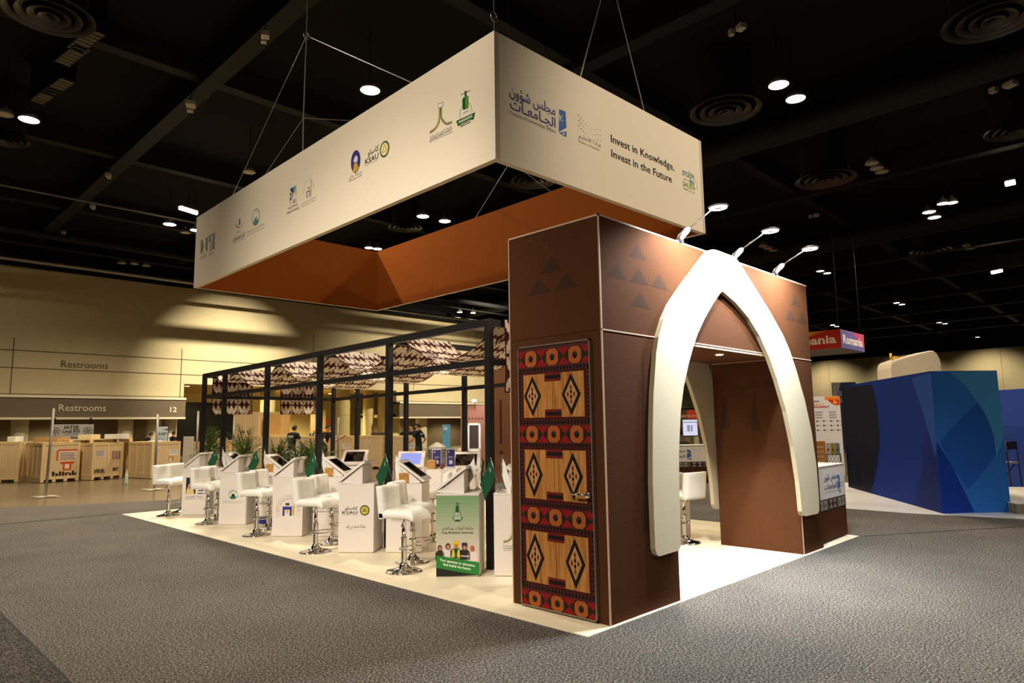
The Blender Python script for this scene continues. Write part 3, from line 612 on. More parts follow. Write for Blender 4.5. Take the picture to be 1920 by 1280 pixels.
# rigging that carries the header
def bridle(label, at_, legs, ring=None):
    o = thing('cable_bridle', label, 'rigging cable', at_, 0, 'cable bridles carrying the header')
    for pts, r in legs:
        mb = MB(); mb.tube(pts, r, 6); mb.build('cable', M('steel_cable', (150, 146, 138), .35, .8), o, off=at_)
    if ring is not None:
        r_ = MB(); c = np.array(ring); r_.tube([c+np.array([.05*math.cos(t), 0, .06*math.sin(t)]) for t in np.linspace(0, 2*PI, 13)], .008, 6); r_.build('shackle', STEEL, o, True, off=at_)
def onleft(x, y): u, v = Print(c01, -bv).px(x, y); return c01-bv*u+np.array([.035, 0, v])
def onfront(x, y): u, v = Print(c00, av).px(x, y); return c00+av*u+np.array([0, .035, v])
def top(pt): return np.array([pt[0], pt[1], Z1+.012])
A0 = onleft(571, 65); A1 = onleft(565, 220)
bridle('steel cable bridle with level and sloping legs above the left face of the header', A0, [([top(onleft(564, 281)), A1, A0, np.array([A0[0], A0[1], ZC-.02])], .011), ([A0, top(onleft(770, 147))], .009), ([A1, top(onleft(657, 221))], .008), ([A0, top(onleft(432, 368))], .005), ([A1, top(onleft(492, 328))], .005)], A0)
B0 = onfront(1146, -60)
bridle('two-legged steel cable bridle above the front face of the header', B0, [([B0, top(onfront(1091, 139))], .009), ([B0, top(onfront(1212, 207))], .008), ([B0, np.array([B0[0], B0[1], ZC-.02])], .008)])
K0 = c00+av*.05+bv*.05+np.array([0, 0, Z1+.012])
bridle('single cable with shackle rising from the near top corner of the header', K0, [([K0, np.array([K0[0], K0[1], ZC-.02])], .007)], K0+np.array([0, 0, .2]))
D0 = np.array([c10[0]-.035, c10[1]+4.2, Z1+.9])
bridle('cable bridle above the far rust faced side of the header', D0, [([D0, top(c10+bv*3.2-av*.035)], .007), ([D0, top(c10+bv*5.4-av*.035)], .007), ([D0, np.array([D0[0], D0[1], ZC-.02])], .007)], D0)

# ================================================================== BLACK PERGOLA FRAME AND WOVEN CANOPIES
def fx(y): return 1.198+.0162*(y-2.32)
FXB = 3.03
PY = [2.32, 4.35, 6.265, 8.14, 10.03, 11.1]
def ftop(y): return 2.845-.010*(y-2.35)
fr0 = (2.6, 6.6, FZ)
fr = thing('pergola_frame', 'black metal pergola frame over the rows of white kiosks', 'pergola', fr0)
PW = .08
for y in PY:
    for dx in (0, FXB):
        x = fx(y)+dx; mb = MB(); mb.box(x-PW/2, x+PW/2, y-PW/2, y+PW/2, FZ, ftop(y)-.02); mb.build('post', BLACKM, fr, bevel=.004, off=fr0)
def beam(p, q, h=.09, w=.07, name='beam'):
    mb = MB(); mb.bar(p, q, w, h); mb.build(name, BLACKM, fr, off=fr0)
for dx in (0, FXB):
    beam((fx(PY[0])+dx, PY[0]-.04, ftop(PY[0])-.045), (fx(PY[-1])+dx, PY[-1]+.04, ftop(PY[-1])-.045))
    beam((fx(PY[0])+dx, PY[0]-.04, 2.335), (fx(PY[-1])+dx, PY[-1]+.04, 2.275), .07, .06)
for i, y in enumerate(PY):
    beam((fx(y), y, ftop(y)-.045), (fx(y)+FXB, y, ftop(y)-.045), .08, .06)
    if i in (0, len(PY)-1): beam((fx(y), y, 2.335-.0068*(y-2.35)), (fx(y)+FXB, y, 2.335-.0068*(y-2.35)), .07, .06)
FAB_L = M('canopy_cream', (222, 206, 184), .9, spec=.1); FAB_D = M('canopy_maroon', (74, 32, 30), .9, spec=.1)
def weave(i, j):
    if i == 0 or i == 43: return 1
    c = (i-1) % 14
    if c >= 12: return 0 if (c == 12 and j % 4 < 2) or (c == 13 and j % 4 >= 2) else 1
    k = j % 22; r = abs(c-5.5); t = abs(k-10.5)
    if k in (0, 21): return 1
    if t < 6: return 1 if (r >= 1.9+.75*t and r < 5.6) or (r+t < 2.1) else 0
    q = abs(r-2.5); e = k-1 if k < 5 else 20-k
    return 1 if q <= .2+.45*(3-e) else 0
canl = ['woven patterned canopy strip on the near side of the pergola, sagging between beams', 'woven patterned canopy strip on the far side of the pergola, sagging between beams']
for si, (xo, wdt) in enumerate(((.19, .88), (1.72, .88))):
    prof = []            # (y, z)
    y0 = PY[0]-.06; zt = ftop(y0)+.004
    for t in np.linspace(0, 1, 44): prof.append((y0-.02*math.sin(t*PI), zt-.87*(1-t)))
    for a, b in zip(PY[:-1], PY[1:]):
        sag = .38*(b-a)/1.9; n = max(10, int((b-a)/.021))
        for t in np.linspace(0, 1, n)[1:]:
            prof.append((a+(b-a)*t, ftop(a)+.012-sag*4*t*(1-t)))
    yl = PY[-1]+.07
    for t in np.linspace(0, 1, 42)[1:]: prof.append((yl+.02*math.sin(t*PI), ftop(yl)+.004-.84*t))
    nu = 44; mb = MB(); vs = []
    for (y, z) in prof:
        for i in range(nu+1): vs.append((fx(y)+xo+wdt*i/nu, y, z+.003*math.sin(i*.3+y*2)))
    fs = []
    for j in range(len(prof)-1):
        for i in range(nu):
            fs.append((j*(nu+1)+i, j*(nu+1)+i+1, (j+1)*(nu+1)+i+1, (j+1)*(nu+1)+i)); mb.Mi.append(weave(i, j))
    mb.V = vs; mb.Fc = fs
    tag(mb.build('woven_canopy', [FAB_L, FAB_D]), canl[si], 'canopy', 'woven canopies over the kiosks')
# small patterned valance cloth seen inside, hanging from the far cross beam is part of the strips above

# ================================================================== KIOSKS
KW, KD, KH = .465, .49, .868
def kiosk_proto(facing):
    """facing -1: the screen looks to local -x; +1: to local +x"""
    k = thing('info_kiosk', 'white information kiosk with slanted screen', 'kiosk')
    mb = MB(); mb.box(0, KW, 0, KD, .012, KH-.016); mb.box(.012, KW-.012, .012, KD-.012, 0, .012); mb.build('cabinet', WHITE, k, bevel=.003)
    mb = MB(); mb.box(-.002, KW+.002, -.002, KD+.002, KH-.016, KH); mb.build('counter_top', WHITE, k, bevel=.002)
    X = (lambda x: x) if facing < 0 else (lambda x: KW-x)
    y0, y1 = .03, KD-.03
    mb = MB(); pr = [(.03, KH+.005), (.30, KH+.001), (.30, KH+.235), (.03, KH+.02)]
    a = [(X(x), y0, z) for x, z in pr]+[(X(x), y1, z) for x, z in pr]
    mb.add(a, [(0, 1, 2, 3), (7, 6, 5, 4), (0, 4, 5, 1), (1, 5, 6, 2), (2, 6, 7, 3), (3, 7, 4, 0)]); mb.build('screen_housing', WHITE, k)
    # slanted slab and glass
    p0, p1 = np.array([-.015, KH+.012]), np.array([.335, KH+.270]); d = (p1-p0)/np.linalg.norm(p1-p0); n = np.array([-d[1], d[0]]); th = .03
    q = [p0, p1, p1+n*th, p0+n*th]; mb = MB(); a = [(X(x), y0-.022, z) for x, z in q]+[(X(x), y1+.022, z) for x, z in q]
    mb.add(a, [(0, 1, 2, 3), (7, 6, 5, 4), (0, 4, 5, 1), (1, 5, 6, 2), (2, 6, 7, 3), (3, 7, 4, 0)]); s = mb.build('screen_frame', WHITE, k, bevel=.004)
    L = np.linalg.norm(p1-p0); mb = MB(); e = n*(th+.0015); s0 = p0+d*.075+e; s1 = p0+d*(L-.065)+e
    mb.add([(X(s0[0]), y0+.035, s0[1]), (X(s0[0]), y1-.035, s0[1]), (X(s1[0]), y1-.035, s1[1]), (X(s1[0]), y0+.035, s1[1])], [(0, 1, 2, 3)]); mb.build('glass_screen', SCREEN, s)
    return k
KA = kiosk_proto(-1); KB = kiosk_proto(1); used = {'A': 0, 'B': 0, 'S': 0}
KYAW = math.radians(-50)
def place_kiosk(kind, loc, rz, label):
    src = KA if kind == 'A' else KB
    if not used[kind]: used[kind] = 1; src.location = tuple(map(float, loc)); src.rotation_euler = (0, 0, rz); src['label'] = label; src['group'] = 'white information kiosks'; return src
    return dup(src, loc, rz, label, 'white information kiosks')
# ---- bar stool
def stool_proto():
    s = thing('bar_stool', 'white tufted bar stool', 'bar stool')
    mb = MB(); mb.lathe([(0, .002), (.205, .002), (.207, .008), (.19, .016), (.13, .026), (.075, .046), (.045, .075), (.036, .095), (.034, .10)], n=36); mb.build('base', CHROME, s, True)
    mb = MB(); mb.lathe([(.033, .09), (.033, .36), (.035, .365), (.035, .372)], n=20); mb.lathe([(.035, .36), (.035, .372), (.0235, .374), (.0235, .575), (.05, .578), (.06, .585)], n=20); mb.build('gas_column', CHROME, s, True)
    mb = MB(); ring = [(.13*math.cos(t)+.10, .155*math.sin(t), .26) for t in np.linspace(-PI*.86, PI*.86, 26)]
    mb.tube([(.03, -.035, .26)]+ring+[(.03, .035, .26)], .0095, 8); mb.tube([(0, 0, .245), (0, 0, .275)], .041, 16); mb.build('footrest', CHROME, s, True)
    mb = MB(); mb.tube([(.02, -.03, .57), (.05, -.12, .545), (.055, -.16, .51)], .005, 6); mb.build('lift_lever', BLACKM, s, True)
    mb = MB(); mb.box(-.09, .09, -.09, .09, .574, .586); mb.build('seat_plate', BLACKM, s)
    # seat and back: gridded cushions with stitched tufts
    def pad(fn, nu, nv, name, tufts):
        mb = MB(); vs = []
        for side in (1, 0):
            for j in range(nv+1):
                for i in range(nu+1):
                    u, v = i/nu, j/nv; eu = min(u, 1-u); ev = min(v, 1-v)
                    edge = min(1, min(eu*6, ev*6)); rnd = math.sqrt(max(0, 1-(1-edge)**2))
                    g_ = min([abs(u-t) for t in tufts[0]]+[1]); h_ = min([abs(v-t) for t in tufts[1]]+[1])
                    dip = .5*math.exp(-(g_/.035)**2)+.5*math.exp(-(h_/.035)**2)
                    h = (.38+rnd*.62-.13*dip) if side else -(.38+rnd*.25)
                    vs.append(fn(u, v, h))
        N = (nu+1)*(nv+1); fs = []
        for j in range(nv):
            for i in range(nu):
                a = j*(nu+1)+i; fs.append((a, a+1, a+nu+2, a+nu+1)); fs.append((N+a, N+a+nu+1, N+a+nu+2, N+a+1))
        b_ = [i for i in range(nu)]; 
        def stitch(a, b): fs.append((a, N+a, N+b, b))
        for i in range(nu): stitch(i, i+1); t0 = nv*(nu+1); stitch(t0+i+1, t0+i)
        for j in range(nv): stitch((j+1)*(nu+1), j*(nu+1)); stitch(j*(nu+1)+nu, (j+1)*(nu+1)+nu)
        mb.add(vs, fs); return mb.build(name, LEATHER, s, True)
    pad(lambda u, v, h: (-.20+.425*u, -.205+.41*v, .625-.035*max(0, (u-.72)*3.6)**2+h*.06), 34, 32, 'seat', ((.36, .68), (.5,)))
    pad(lambda u, v, h: (-.175-.04*v-.02*math.sin(u*PI)+h*.064, .205-.41*u, .585+.355*v), 32, 32, 'backrest', ((.33, .67), (.52,)))
    return s
ST = stool_proto()
def place_stool(loc, rz, label):
    if not used['S']: used['S'] = 1; ST.location = tuple(map(float, loc)); ST.rotation_euler = (0, 0, rz); ST['label'] = label; ST['group'] = 'white bar stools'; return ST
    return dup(ST, loc, rz, label, 'white bar stools')

# ---- table flags, woven boxes, cups
def cloth(fn, nu, nv, mat):
    mb = MB(); vs = [fn(i/nu, j/nv) for j in range(nv+1) for i in range(nu+1)]
    mb.add(vs, [(j*(nu+1)+i, j*(nu+1)+i+1, (j+1)*(nu+1)+i+1, (j+1)*(nu+1)+i) for j in range(nv) for i in range(nu)]); return mb
def flag_stand(loc, rz, label, logo=None, lean=1):
    f = thing('table_flag', label, 'table flag', loc, rz, 'small table flags on the kiosks')
    mb = MB()
    for a in (0, 2.1, 4.2): mb.tube([(.055*math.cos(a), .055*math.sin(a), .004), (.02*math.cos(a), .02*math.sin(a), .022), (0, 0, .026)], .006, 6)
    mb.ell((0, 0, .024), (.02, .02, .012), 10, 5); mb.build('stand', CHROME, f, True)
    for sg, mat, nm in ((-1, GREENF, 'green_flag'), (1, WHITEF, 'white_flag')):
        dx = np.array([-.26, -.04, .95]) if sg < 0 else np.array([.06, -.05, .95]); dx /= np.linalg.norm(dx); t0 = np.array([sg*.006, 0, .026]); tp = t0+dx*.36
        mb = MB(); mb.tube([t0, tp], .0032, 6); mb.ell(tp, (.007, .007, .009), 8, 5); po = mb.build('flag_pole', STEEL, f, True)
        hz = np.array([-.44, -.16, -.86]) if sg < 0 else np.array([.34, -.42, -.84]); hz /= np.linalg.norm(hz); side = np.array([0.3, -.9, 0])
        def fn(u, v, tp=tp, dx=dx, hz=hz, sg=sg): 
            p = tp-dx*(.012+.19*v)+hz*.27*u*(1-.06*math.sin(v*3)); return p+np.array([.35*sg, .7, 0])*(.012*math.sin(u*7+v*2))+np.array([0, 0, -.03*u*u])
        o = cloth(fn, 10, 6, mat).build(nm, mat, po, True)
        if sg < 0:
            O = np.array(fn(.0, .5)); A = np.array(fn(.92, .5)); U = A-O; V = np.array(fn(.5, 0))-np.array(fn(.5, 1))
            for flip in (1, -1):
                pr = Print(O+V*-.38 if flip > 0 else A+V*-.38, U*flip, V, lift=.007)
                ln = np.linalg.norm(U)
                pr.text('لا إله إلا الله محمد رسول الله' if flip else '', ln*.15, .085, .045, WHITEF, ln*.66, 0, .01)
                pr.line((ln*.22, .05), (ln*.76, .05), .008, WHITEF); pr.build('flag_script', po)
        elif logo:
            O = np.array(fn(.1, .9)); A = np.array(fn(.9, .9)); U = A-O; V = np.array(fn(.5, 0))-np.array(fn(.5, 1))
            for flip in (1, -1):
                pr = Print(O if flip > 0 else A, U*flip, V, lift=.008); ln = np.linalg.norm(U)
                if logo == 'ring': pr.ring(ln/2, .09, .04, .05, ink(60, 70, 50), 0); pr.disc(ln/2, .09, .028, ink(206, 180, 90))
                else: pr.poly([(ln*.25, .04), (ln*.75, .07), (ln*.6, .13)], ink(50, 62, 96)); pr.poly([(ln*.42, .06), (ln*.62, .075), (ln*.5, .1)], ink(120, 170, 150), 1)
                pr.build('flag_logo', po)
    return f
def woven_box(loc, rz, label):
    mb = MB(); w, h = .062, .122
    n = 7
    b = thing('woven_box', label, 'box', loc, rz, 'gold woven boxes on the kiosks')
    mb.box(-w, w, -w, w, 0, h); mb.build('body', GOLDW, b, bevel=.004)
    mb = MB(); mb.box(-w-.002, w+.002, -w-.002, w+.002, h+.0005, h+.012); mb.build('lid', GOLDW, b, bevel=.003)
def cup(loc, label, col=(122, 52, 30)):
    mb = MB(); mb.lathe([(0, .001), (.022, .001), (.03, .02), (.034, .05), (.03, .075), (.026, .078), (.024, .06), (0, .05)], n=18); o = mb.build('clay_cup', M('clay_%d' % col[0], col, .5), smooth=True); o.location = tuple(loc); tag(o, label, 'cup', 'clay cups on the kiosks')

pairs = [(.545, 2.485), (.575, 4.515), (.615, 6.435), (.60, 8.33), (.67, 10.225)]
dv = np.array([math.cos(KYAW), math.sin(KYAW)]); nv_ = np.array([-dv[1], dv[0]])
Aname = ['green photo poster on its front', 'round gold ring emblem on its front', 'purple and gold gate emblem on its front', 'round mosque emblem on its front', 'robed portrait poster on its front']
Bname = ['olive trunk emblem half hidden by the gate tower', 'plain front behind the nearest white stool', 'blue and green block print beside the black post', 'deep blue foot panel', 'blank narrow front at the far end of the row']
Kf = {}
for i, (x, y) in enumerate(pairs):
    P0 = np.array([x, y]); Kf['A', i] = P0; Kf['B', i] = P0+dv*.625
    Kf['oA', i] = place_kiosk('A', (*P0, FZ), KYAW, 'white kiosk with a %s, screen facing left' % Aname[i])
    Kf['oB', i] = place_kiosk('B', (*(P0+dv*.625), FZ), KYAW, 'white kiosk with %s, screen facing right' % Bname[i])
def kp(kind, i):   # print on the front of a kiosk, in world metres
    P0 = Kf[kind, i]; return Print((P0[0]-nv_[0]*.0, P0[1]-nv_[1]*.0, FZ), (dv[0], dv[1], 0))
def fin(p, kind, i, name='front_print'):
    o = p.build(name); r = Kf['o'+kind, i]; o.parent = r
    o.matrix_parent_inverse = (Matrix.Translation(r.location) @ Matrix.Rotation(KYAW, 4, 'Z')).inverted(); return o
W_ = KW
# green poster
p = kp('A', 0); g1, g2 = ink(150, 182, 140), ink(176, 190, 158)
n = 18
for j in range(n):
    t = j/(n-1); c0 = np.array((124, 158, 112)); c1 = np.array((205, 196, 178)); c = c0+(c1-c0)*min(1, (1-t)*1.6)
    p.rect(0, W_, .02+(KH-.04)*j/n, .02+(KH-.04)*(j+1)/n, ink(*[int(v) for v in c]))
DG = ink(28, 76, 46)
kau(p, lambda q: [(W_*.5+(x-890)*.00029+0*y, .66+(500-y-(x-890)*.45)*.00029) for x, y in q], DG, ink(48, 104, 60), ink(80, 110, 80))
p.text('جامعة الملك عبدالعزيز', W_/2, .49, .034, ink(52, 52, 40), W_*.74, align='c'); p.text('King Abdulaziz University', W_/2, .447, .026, ink(52, 52, 40), W_*.74, align='c', bold=.01)
for k, (u, v, s_, head, body, face) in enumerate(((.085, .275, .9, (40, 40, 34), (58, 50, 36), (176, 130, 100)), (.275, .29, 1.05, (62, 30, 30), (222, 214, 214), (190, 140, 110)), (.46, .30, 1.12, (226, 186, 40), (70, 74, 80), (170, 116, 84)), (.66, .285, 1.1, (64, 54, 52), (52, 46, 48), (186, 136, 106)), (.84, .27, 1.02, (196, 120, 116), (232, 212, 206), (160, 104, 80)))):
    u *= W_; w = .055*s_
    p.poly([(u-w, v-.11), (u-w, v-.03), (u-w*.5, v-.005), (u+w*.5, v-.005), (u+w, v-.03), (u+w, v-.11)], ink(*body), 1)
    p.disc(u, v+.022, .026*s_, ink(*head), 2, .034*s_); p.disc(u+.002, v+.018, .0165*s_, ink(*face), 3, .023*s_)
    if k in (2, 3): p.poly([(u-.03*s_, v+.035), (u+.03*s_, v+.035), (u+.024*s_, v+.062*s_), (u-.024*s_, v+.062*s_)], ink(*head), 4)
    if k == 2: p.poly([(u-.045, v-.11), (u-.04, v-.02), (u-.022, v-.015), (u-.01, v-.09)], ink(206, 200, 60), 3); p.poly([(u+.045, v-.11), (u+.04, v-.02), (u+.022, v-.015), (u+.01, v-.09)], ink(206, 200, 60), 3); p.rect(u-.012, u+.012, v-.04, v-.005, ink(60, 56, 50), 3)
    if k == 3: p.line((u-.04, v-.07), (u+.05, v-.075), .012, ink(206, 200, 196), 3)
p.poly([(0, .092), (W_, .015), (W_, .148), (0, .222)], ink(48, 128, 58), 5); p.poly([(0, .0), (W_*.8, .015), (W_, .018), (0, .096)], ink(40, 44, 38), 4)
p.text('Your gateway to education', W_*.08, .165, .026, ink(238, 240, 226), W_*.82, 6, .02, slope=-.165); p.text('that builds the future', W_*.16, .118, .026, ink(238, 240, 226), W_*.64, 6, .02, slope=-.165)
fin(p, 'A', 0)
# olive trunk emblem
p = kp('B', 0)
for off_, m_ in ((0, ink(150, 146, 110)), (.012, ink(176, 170, 108)), (.024, ink(206, 200, 160))):
    p.path([(.22-off_, .56), (.22-off_, .50), (.21-off_, .43), (.18-off_, .385), (.14, .36+off_*.5), (.10, .355+off_)], .013, m_); p.path([(.235+off_, .56), (.235+off_, .5), (.26+off_, .44), (.30, .41+off_), (.36, .40+off_)], .013, m_)
p.poly([(.19, .58), (.225, .57), (.225, .62), (.19, .63)], ink(246, 240, 230), 2); p.poly([(.227, .57), (.27, .59), (.27, .64), (.227, .62)], ink(240, 234, 222), 2); p.path([(.19, .58), (.225, .57), (.27, .59), (.27, .64), (.227, .62), (.19, .63), (.19, .58)], .003, ink(130, 120, 100), 3)
p.text('جامعة الحدود الشمالية', .095, .31, .02, GRY, .29); p.text('NORTHERN BORDER UNIVERSITY', .095, .285, .012, GRY, .29, bold=.02); p.line((.095, .272), (.385, .272), .003, GRY)
fin(p, 'B', 0)
p = kp('A', 1); INK = ink(52, 52, 44)
p.text('كاساو', .25, .545, .036, INK, .165, align='r', bold=.01); p.text('KSAU', .05, .49, .037, INK, .20, bold=.01); p.text('KING SAUD UNIVERSITY FOR HEALTH SCIENCES', .05, .475, .006, GRY, .2)
p.disc(.345, .535, .063, ink(52, 52, 36), 0, .066); p.disc(.345, .535, .053, ink(140, 136, 84), 1, .056); p.disc(.345, .535, .046, ink(206, 190, 90), 2, .049); p.path([(.345, .57), (.375, .52), (.315, .52), (.345, .57)], .006, ink(120, 110, 50), 3); p.disc(.345, .535, .012, ink(120, 110, 50), 3)
p.text('جامعة محمد بن فهد', .10, .315, .05, ink(150, 138, 86), .26); p.line((.10, .285), (.36, .285), .003, ink(196, 186, 150))
fin(p, 'A', 1)
p = kp('B', 1); p.text('جامعة حائل', .07, .43, .03, ink(150, 146, 140), .25); p.text('University of Hail', .07, .395, .022, ink(150, 146, 140), .25); fin(p, 'B', 1)
p = kp('A', 2); u0, v0 = .235, .36; PUR = ink(62, 58, 132)
p.poly([(u0-.075, .305), (u0-.075, .43), (u0+.065, .43), (u0+.065, .305), (u0+.035, .305), (u0+.035, .395), (u0-.045, .395), (u0-.045, .305)], PUR, 1); p.rect(u0-.08, u0+.07, .43, .442, ink(92, 80, 160), 2); p.poly([(u0-.025, .35), (u0-.02, .39), (u0-.005, .375), (u0+.01, .39), (u0+.015, .35)], ink(206, 170, 60), 2)
p.rect(u0+.075, u0+.105, .315, .515, ink(206, 170, 60), 1); p.rect(u0+.084, u0+.096, .515, .56, ink(96, 80, 50), 1); p.poly([(u0+.08, .56), (u0+.1, .56), (u0+.09, .62)], ink(96, 80, 50), 1); p.disc(u0-.015, .475, .02, ink(90, 84, 90), 1); p.disc(u0+.01, .475, .02, ink(90, 84, 90), 1)
for q in range(30):
    a = -.35+q*(PI+.7)/29; c_ = (u0+.01, .43)
    if abs(math.cos(a)) < .5 and 1: pass
    p.line((c_[0]+.145*math.cos(a), c_[1]+.145*math.sin(a)), (c_[0]+.19*math.cos(a), c_[1]+.19*math.sin(a)), .003, ink(130, 118, 104)); 
p.ring(u0+.01, .43, .122, .13, ink(160, 150, 136), 0, .5, PI-.1)
for dx in (-1, 1):
    for k in range(5): p.line((u0+.01+dx*.12, .33+.03*k-.02), (u0+.01+dx*.185, .31+.03*k-.03), .003, ink(176, 150, 110))
fin(p, 'A', 2)
p = kp('B', 2); p.poly([(.0, .545), (.16, .545), (.20, .62), (.0, .62)], ink(52, 96, 168)); p.poly([(.16, .545), (.25, .545), (.20, .62)], ink(90, 160, 90)); p.text('BU', .27, .46, .04, ink(56, 52, 60), .1); p.text('جامعة الباحة', .06, .40, .036, ink(60, 56, 60), .30); p.text('Al-Baha University', .06, .355, .026, ink(60, 56, 60), .33); fin(p, 'B', 2)
p = kp('A', 3); p.ring(.24, .50, .068, .075, ink(46, 62, 60)); p.ring(.24, .5, .0, .068, ink(236, 232, 226), 0); p.poly([(.185, .455), (.205, .475), (.215, .505), (.24, .52), (.265, .505), (.275, .475), (.295, .455), (.27, .437), (.21, .437)], ink(40, 106, 84), 1); p.poly([(.215, .475), (.225, .505), (.24, .515), (.255, .505), (.265, .475)], ink(28, 44, 48), 2); p.path([(.19, .54), (.24, .50), (.29, .54)], .004, ink(90, 110, 110), 1); p.path([(.19, .525), (.215, .56), (.265, .56), (.29, .525)], .003, ink(120, 130, 130), 1)
p.text('جامعة الإمام محمد بن سعود الإسلامية', .05, .385, .016, ink(150, 140, 136), .37); p.text('Imam Mohammad Ibn Saud Islamic University', .05, .36, .011, ink(206, 160, 150), .37); fin(p, 'A', 3)
p = kp('B', 3); p.rect(0, W_, .02, .135, ink(56, 58, 140)); p.text('BMC', .18, .43, .04, ink(80, 76, 96), .14); p.text('كلية البترجي الطبية', .07, .37, .03, ink(70, 66, 90), .3); p.text('BATTERJEE MEDICAL COLLEGE', .07, .34, .016, ink(70, 66, 90), .3, bold=.02); p.text('WWW', .2, .07, .02, ink(220, 220, 236), .09); p.text('الكلية الطبية', .1, .78, .016, ink(110, 106, 120), .22); fin(p, 'B', 3)
p = kp('A', 4); p.rect(.075, .185, .395, .70, ink(44, 46, 60)); p.rect(.075, .265, .395, .50, ink(44, 46, 60)); p.poly([(.085, .395), (.09, .47), (.115, .52), (.125, .57), (.15, .59), (.18, .57), (.19, .52), (.225, .49), (.25, .395)], ink(226, 200, 130), 1); p.disc(.152, .535, .025, ink(196, 136, 110), 2, .035); p.poly([(.13, .515), (.175, .515), (.165, .49), (.14, .49)], ink(130, 96, 80), 3); p.poly([(.225, .49), (.27, .395), (.245, .395)], ink(40, 30, 28), 2)
for v in (.45, .40): p.rect(.315, .42, v-.005, v+.012, ink(28, 30, 52))
p.text('جامعة الفيصل', .07, .335, .032, ink(60, 56, 56), .35); p.text('Alfaisal University', .075, .295, .022, ink(130, 124, 124), .345); fin(p, 'A', 4)

# stools: two at every left-facing kiosk, one at the right-facing ones that show
slab = ['the green poster kiosk', 'the gold ring emblem kiosk', 'the purple gate emblem kiosk', 'the round mosque emblem kiosk', 'the far robed portrait kiosk']
near = [(.469, 2.963), (.43, 4.827), (.534, 6.773), (.558, 8.68), (.50, 10.397)]
far_ = [(.86, 3.32), (.91, 5.24), (.96, 7.25), (.87, 9.07), (.90, 10.80)]
for i in range(5):
    place_stool((*near[i], FZ), KYAW-.22+.05*((i % 3)-1), 'front one of two white bar stools left of '+slab[i])
    place_stool((*far_[i], FZ), KYAW-.15+.04*((i % 2)-.5), 'rear one of two white bar stools left of '+slab[i])
for i, nm in ((0, 'the kiosk half hidden by the gate tower'), (1, 'the plain fronted kiosk beside the green poster kiosk'), (2, 'the kiosk with the blue block print')):
    q = Kf['B', i]+dv*(KW+.40)+nv_*.28
    if i == 1: q = np.array([2.0, 4.35])
    place_stool((*q, FZ), KYAW+PI+.1*i, 'white bar stool right of '+nm)

# things on the kiosks
fl_lab = ['green and white table flags on the kiosk half hidden by the gate tower', 'green and white table flags left of the nearest woven gold box', 'green and white table flags with a blue arrow, beside the red clay cup', 'green and white table flags before the third black post from the right', 'green and white table flags at the far end of the kiosk row']
for i in range(5):
    q = Kf['B', i]+dv*.065+nv_*.095; flag_stand((*q, FZ+KH), KYAW+(.25 if i else .1), fl_lab[i], 'arrow' if i in (2, 3) else 'ring')
q = Kf['A', 0]+dv*.40+nv_*.36; flag_stand((*q, FZ+KH), KYAW+PI+.9, 'white and green table flags behind the slanted screen of the green poster kiosk', 'ring')
bl = ['', 'nearest gold woven box, on the kiosk behind the nearest white stool', 'gold woven box beside the red clay cup on the kiosk with blue print', 'gold woven box beside a slanted screen, third from the right along the row']
for i in (1, 2, 3):
    q = Kf['B', i]+dv*.215+nv_*.068; woven_box((*q, FZ+KH), KYAW+.2, bl[i])
q = Kf['B', 2]+dv*.335+nv_*.07; cup((*q, FZ+KH), 'dark red clay cup beside the woven box with blue arrow flags')
q = Kf['A', 1]+dv*.40+nv_*.42
# ---- back row: consoles whose screens look towards the photographer
def back(pt, facing, label): return place_kiosk('B', (*pt, FZ), facing, label)
BY = math.radians(-135)
bl2 = [((3.22, 8.25), 'kiosk in the back row showing its dark screen, farthest left between the posts'), ((3.25, 6.50), 'kiosk in the back row with a lit bluish screen, right of the middle black post'), ((3.50, 5.32), 'kiosk in the back row with dark screen, left of the nearest black post')]
for k, (c, l) in enumerate(bl2):
    bdir = np.array([math.cos(BY), math.sin(BY)]); ny = np.array([-bdir[1], bdir[0]])
    o = back(np.array(c)-bdir*(.13)-ny*KD/2, BY, l)
    if k == 1:
        for ch in list(o.children):
            for g_ in list(ch.children):
                if g_.name.startswith('glass'):
                    m2 = g_.data.copy(); g_.data = m2; m2.materials.clear(); m2.materials.append(M('lit_screen', (120, 130, 200), .2, emit=.9))
a = place_kiosk('A', (4.12, 2.02, FZ), math.radians(-48), 'white kiosk seen through the pointed arch with its slanted screen'); 
place_stool((4.05, 1.54, FZ), math.radians(80), 'white bar stool with its back turned, seen through the pointed arch')
LK = np.array([2.35, 4.95])
t = thing('white_plinth', 'white plinth behind the nearest stools carrying two purple leaflet holders', 'plinth', (*LK, FZ), KYAW)
mb = MB(); mb.box(0, .465, 0, .42, .012, .93); mb.box(.012, .453, .012, .408, 0, .012); mb.build('cabinet', WHITE, t, bevel=.003); mb = MB(); mb.box(-.003, .468, -.003, .423, .93, .945); mb.build('top_panel', WHITE, t, bevel=.002)

